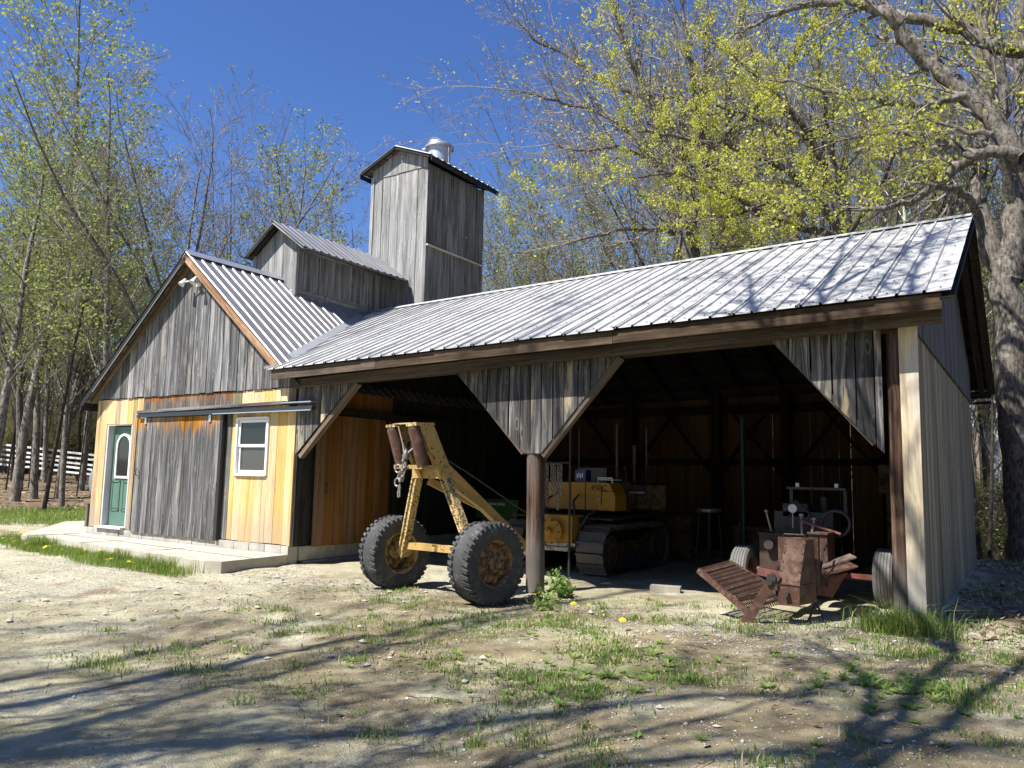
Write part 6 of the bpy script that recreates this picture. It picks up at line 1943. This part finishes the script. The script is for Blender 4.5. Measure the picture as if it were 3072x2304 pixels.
o = link(bpy.data.objects.new('leaf_litter', npmesh('leaf_litter', V, np.arange(n * 4).reshape(-1, 4), None, [M['deadleaf'], M['chips']], (nrg.random(n) < .5).astype(int))))
o['kind'] = 'stuff'
o['label'] = 'shaded leaf litter beside the shed end wall'
x, y = sample(5000, 15.5, 19, -.5, 9, lambda x, y: .8 * (fbm(x, y, 1.4, 3) > .08))
blades('grass', P3(x, y), nrg.uniform(.04, .14, len(x)), .009, [M['grass'], M['grassdry']], (nrg.random(len(x)) < .2).astype(int), 'shaded grass beside the shed end wall')
# dead leaves under the trees
x, y = sample(26000, -32, 2, -6, 26, lambda x, y: sstep(8, 10.5, -x * .85 + y * .5) * .6)
n = len(x)
p = P3(x, y, .02)
a = nrg.normal(0, 1, (n, 3)); a[:, 2] *= .35
a /= np.linalg.norm(a, axis=1, keepdims=True)
b = np.cross(a, nrg.normal(0, .3, (n, 3)) + np.array([0, 0, 1])); b /= np.linalg.norm(b, axis=1, keepdims=True)
s_ = nrg.uniform(.05, .13, (n, 1))
V = np.stack([p - a * s_, p + b * s_ * .5, p + a * s_, p - b * s_ * .5], 1).reshape(-1, 3)
o = link(bpy.data.objects.new('leaf_litter', npmesh('leaf_litter', V, np.arange(n * 4).reshape(-1, 4), None, [M['deadleaf']])))
o['kind'] = 'stuff'
o['label'] = 'brown fallen leaves on the bank under the left trees'

# broad leaved weeds: each a plant of its own
def rosette(nl, L_, wd, rise, mat, seed, stalk=0):
    rr = np.random.default_rng(seed)
    V, Q = [], []
    for k in range(nl):
        az = 2.4 * k + rr.uniform(-.3, .3)
        l_ = L_ * rr.uniform(.6, 1.1)
        ri = rise * rr.uniform(.6, 1.4)
        d = np.array([math.cos(az), math.sin(az), 0])
        sd = np.array([-math.sin(az), math.cos(az), 0])
        b0 = len(V)
        for j in range(5):
            t = j / 4
            c = d * l_ * t * math.cos(ri * .6) + np.array([0, 0, l_ * (math.sin(ri) * t - .55 * t * t * math.sin(ri * .7))])
            w_ = wd * math.sin(math.pi * min(1, t * .88 + .1)) * rr.uniform(.85, 1.1)
            V += [c - sd * w_ + np.array([0, 0, w_ * .4]), c, c + sd * w_ + np.array([0, 0, w_ * .4])]
        for j in range(4):
            for i in (0, 1):
                q = b0 + j * 3 + i
                Q.append((q, q + 1, q + 4, q + 3))
    return npmesh('weed', np.array(V), np.array(Q), None, [mat])
WEED = [rosette(14, .13, .010, 1.2, M['weed'], 1), rosette(10, .10, .014, .95, M['weedpale'], 2), rosette(22, .12, .006, 1.35, M['weed'], 3), rosette(9, .16, .015, 1.2, M['weedpale'], 4), rosette(22, .08, .007, .8, M['weed'], 5)]
wr = random.Random(77)
spots = []
tries = 0
while len(spots) < 280 and tries < 20000:
    tries += 1
    a, b = wr.uniform(8.2, 16.9), wr.uniform(-4.6, .2)
    dn = float(weedy(np.array(a), np.array(b))) * .95 + .03
    if 10.5 < a < 15.2 and b > -.2: continue
    if 12.9 < a < 15 and b > -1.0: continue
    if abs(a - 10.9) < .45 and b > -1.6: continue
    if wr.random() < dn: spots.append((a, b))
for a, b in spots:
    o = link(bpy.data.objects.new('weed', wr.choice(WEED)), None, Matrix.Translation((a, b, G(a, b) - .005)) @ Matrix.Rotation(wr.uniform(0, 6.28), 4, 'Z') @ Matrix.Scale(wr.uniform(.3, .95) if a > 13.4 and b < -1.9 else wr.uniform(.25, .65), 4))
    kind = ('long leaved green', 'pale round leaved', 'fine leaved upright green', 'large pale leaved', 'low flat fine leaved')[WEED.index(o.data)]
    wh = 'before the rusty machine' if b > -1.9 and a > 12.4 else 'before the yellow arch' if b > -1.9 else 'in the right foreground' if a > 14 else 'in the middle foreground'
    tag(o, f'{kind} weed in the dirt yard {wh}', 'weed', f'{kind} weeds {wh}')
# leafy plants at the foot of the centre post
def leafy(name, x, y, h, n, r_, label, mat, seed):
    rr = np.random.default_rng(seed)
    T = Tree(seed)
    for k in range(7):
        az = rr.uniform(0, 6.28)
        pts = [(0, 0, 0)]
        for j in range(1, 6):
            t = j / 5
            pts.append((math.cos(az) * r_ * t ** 1.3, math.sin(az) * r_ * t ** 1.3, h * t * (1 - .2 * rr.random())))
        T.br.append((pts, [.006 - .0008 * j for j in range(6)], 0))
        T.tips.append(pts)
    V3, Q3 = tubes([(p_, r2_) for p_, r2_, _ in T.br], 4)
    V4, Q4 = leaves(T.tips, n, .075, rr, .05, .3, 1, .2, .6)
    e = thing(name, (x, y, G(x, y)), label, 'plant')
    Wd = Matrix.Translation((x, y, G(x, y)))
    link(bpy.data.objects.new('stem', npmesh('stem', V3, Q3, None, [M['weed']])), e, Wd)
    o_ = link(bpy.data.objects.new('foliage', npmesh('foliage', V4, Q4, None, [mat])), e, Wd)
leafy('leafy_plant', 11.36, .02, .24, 240, .2, 'bushy dark green plant at the foot of the centre post', M['weed'], 5)
leafy('leafy_plant', 11.32, -.42, .12, 120, .13, 'low bright green plant in the sun before the centre post', M['weedpale'], 6)
leafy('leafy_plant', 11.65, -.95, .10, 90, .12, 'pale leaved clump on the gravel right of the centre post', M['weedpale'], 7)
leafy('leafy_plant', 16.75, -.9, .22, 160, .2, 'leafy weed at the right-hand edge of the yard', M['weed'], 8)
leafy('leafy_plant', 16.6, -1.7, .24, 200, .25, 'broad leaved weed low at the right-hand edge', M['weed'], 9)
# clump of grass round the corner board
ga = np.random.default_rng(12)
n = 1700
x, y = 15.25 + ga.normal(0, .19, n), -.26 + ga.normal(0, .12, n)
hh = ga.uniform(.08, .30, n)
hh[:120] = ga.uniform(.28, .46, 120)
o = blades('grass_clump', P3(x, y), hh, .008, [M['grass'], M['grassdry'], M['weed']], ga.choice(3, n, p=[.45, .22, .33]), 'tall grass clump at the foot of the pale corner board', 1.3, ga)
tag(o, 'tall grass clump at the foot of the pale corner board', 'grass clump', None, 'stuff')
# dandelions
dm = MB()
for k in range(14):
    q = 2 * math.pi * k / 14
    for r_, z_ in ((.022, .0), (.014, .006)):
        dm.add([(0, 0, z_), (r_ * math.cos(q), r_ * math.sin(q), z_ + .004), (r_ * math.cos(q + .3), r_ * math.sin(q + .3), z_ + .004)], [(0, 1, 2)])
head = bpy.data.meshes.new('flower')
head.from_pydata([tuple(v) for v in dm.v], [], dm.f)
head.materials.append(M['dandelion'])
stm = MB().tube([(0, 0, 0), (.004, .002, .06), (0, 0, .12)], .0025, 5)
stem = bpy.data.meshes.new('stalk')
stem.from_pydata([tuple(v - Vector((0, 0, .12))) for v in stm.v], [], stm.f)
stem.materials.append(M['weed'])
dr_ = random.Random(5)
dsp = []
while len(dsp) < 26:
    a = dr_.uniform(-.6, 5.2)
    b = -1.25 - .075 * (a - 1) + dr_.uniform(-.35, .12)
    dsp.append((a, b, 1))
dsp += [(-2.6 + dr_.uniform(-3, 2.2), 1.5 + dr_.uniform(-2.2, 3), 2) for _ in range(10)]
dsp += [(11.9, -.75, 3), (12.2, -.95, 3), (12.9, -1.55, 3), (11.3, -.55, 3)]
for a, b, k in dsp:
    if not bool(noslab(np.array(a), np.array(b))): continue
    z = G(a, b) + dr_.uniform(.05, .12)
    e = bpy.data.objects.new('dandelion', None)
    link(e, None, Matrix.Translation((a, b, z)))
    tag(e, {1: 'yellow dandelion in the grass strip along the concrete slab', 2: 'yellow dandelion in the lawn at the far left', 3: 'lone yellow dandelion in the gravel before the open shed'}[k], 'dandelion', {1: 'dandelions along the slab', 2: 'dandelions in the lawn', 3: 'dandelions in the gravel'}[k])
    for nm, me_ in (('flower', head), ('stalk', stem)):
        o = bpy.data.objects.new(nm, me_)
        COL.objects.link(o)
        o.parent = e
        if nm == 'flower':
            o.rotation_euler = (dr_.uniform(-.4, .7), dr_.uniform(-.3, .3), 0)
            o.scale = (1.7, 1.7, 1.7)
bpy.context.view_layer.update()
print('tris', sum(sum(len(p.vertices) - 2 for p in m_.polygons) for m_ in bpy.data.meshes))
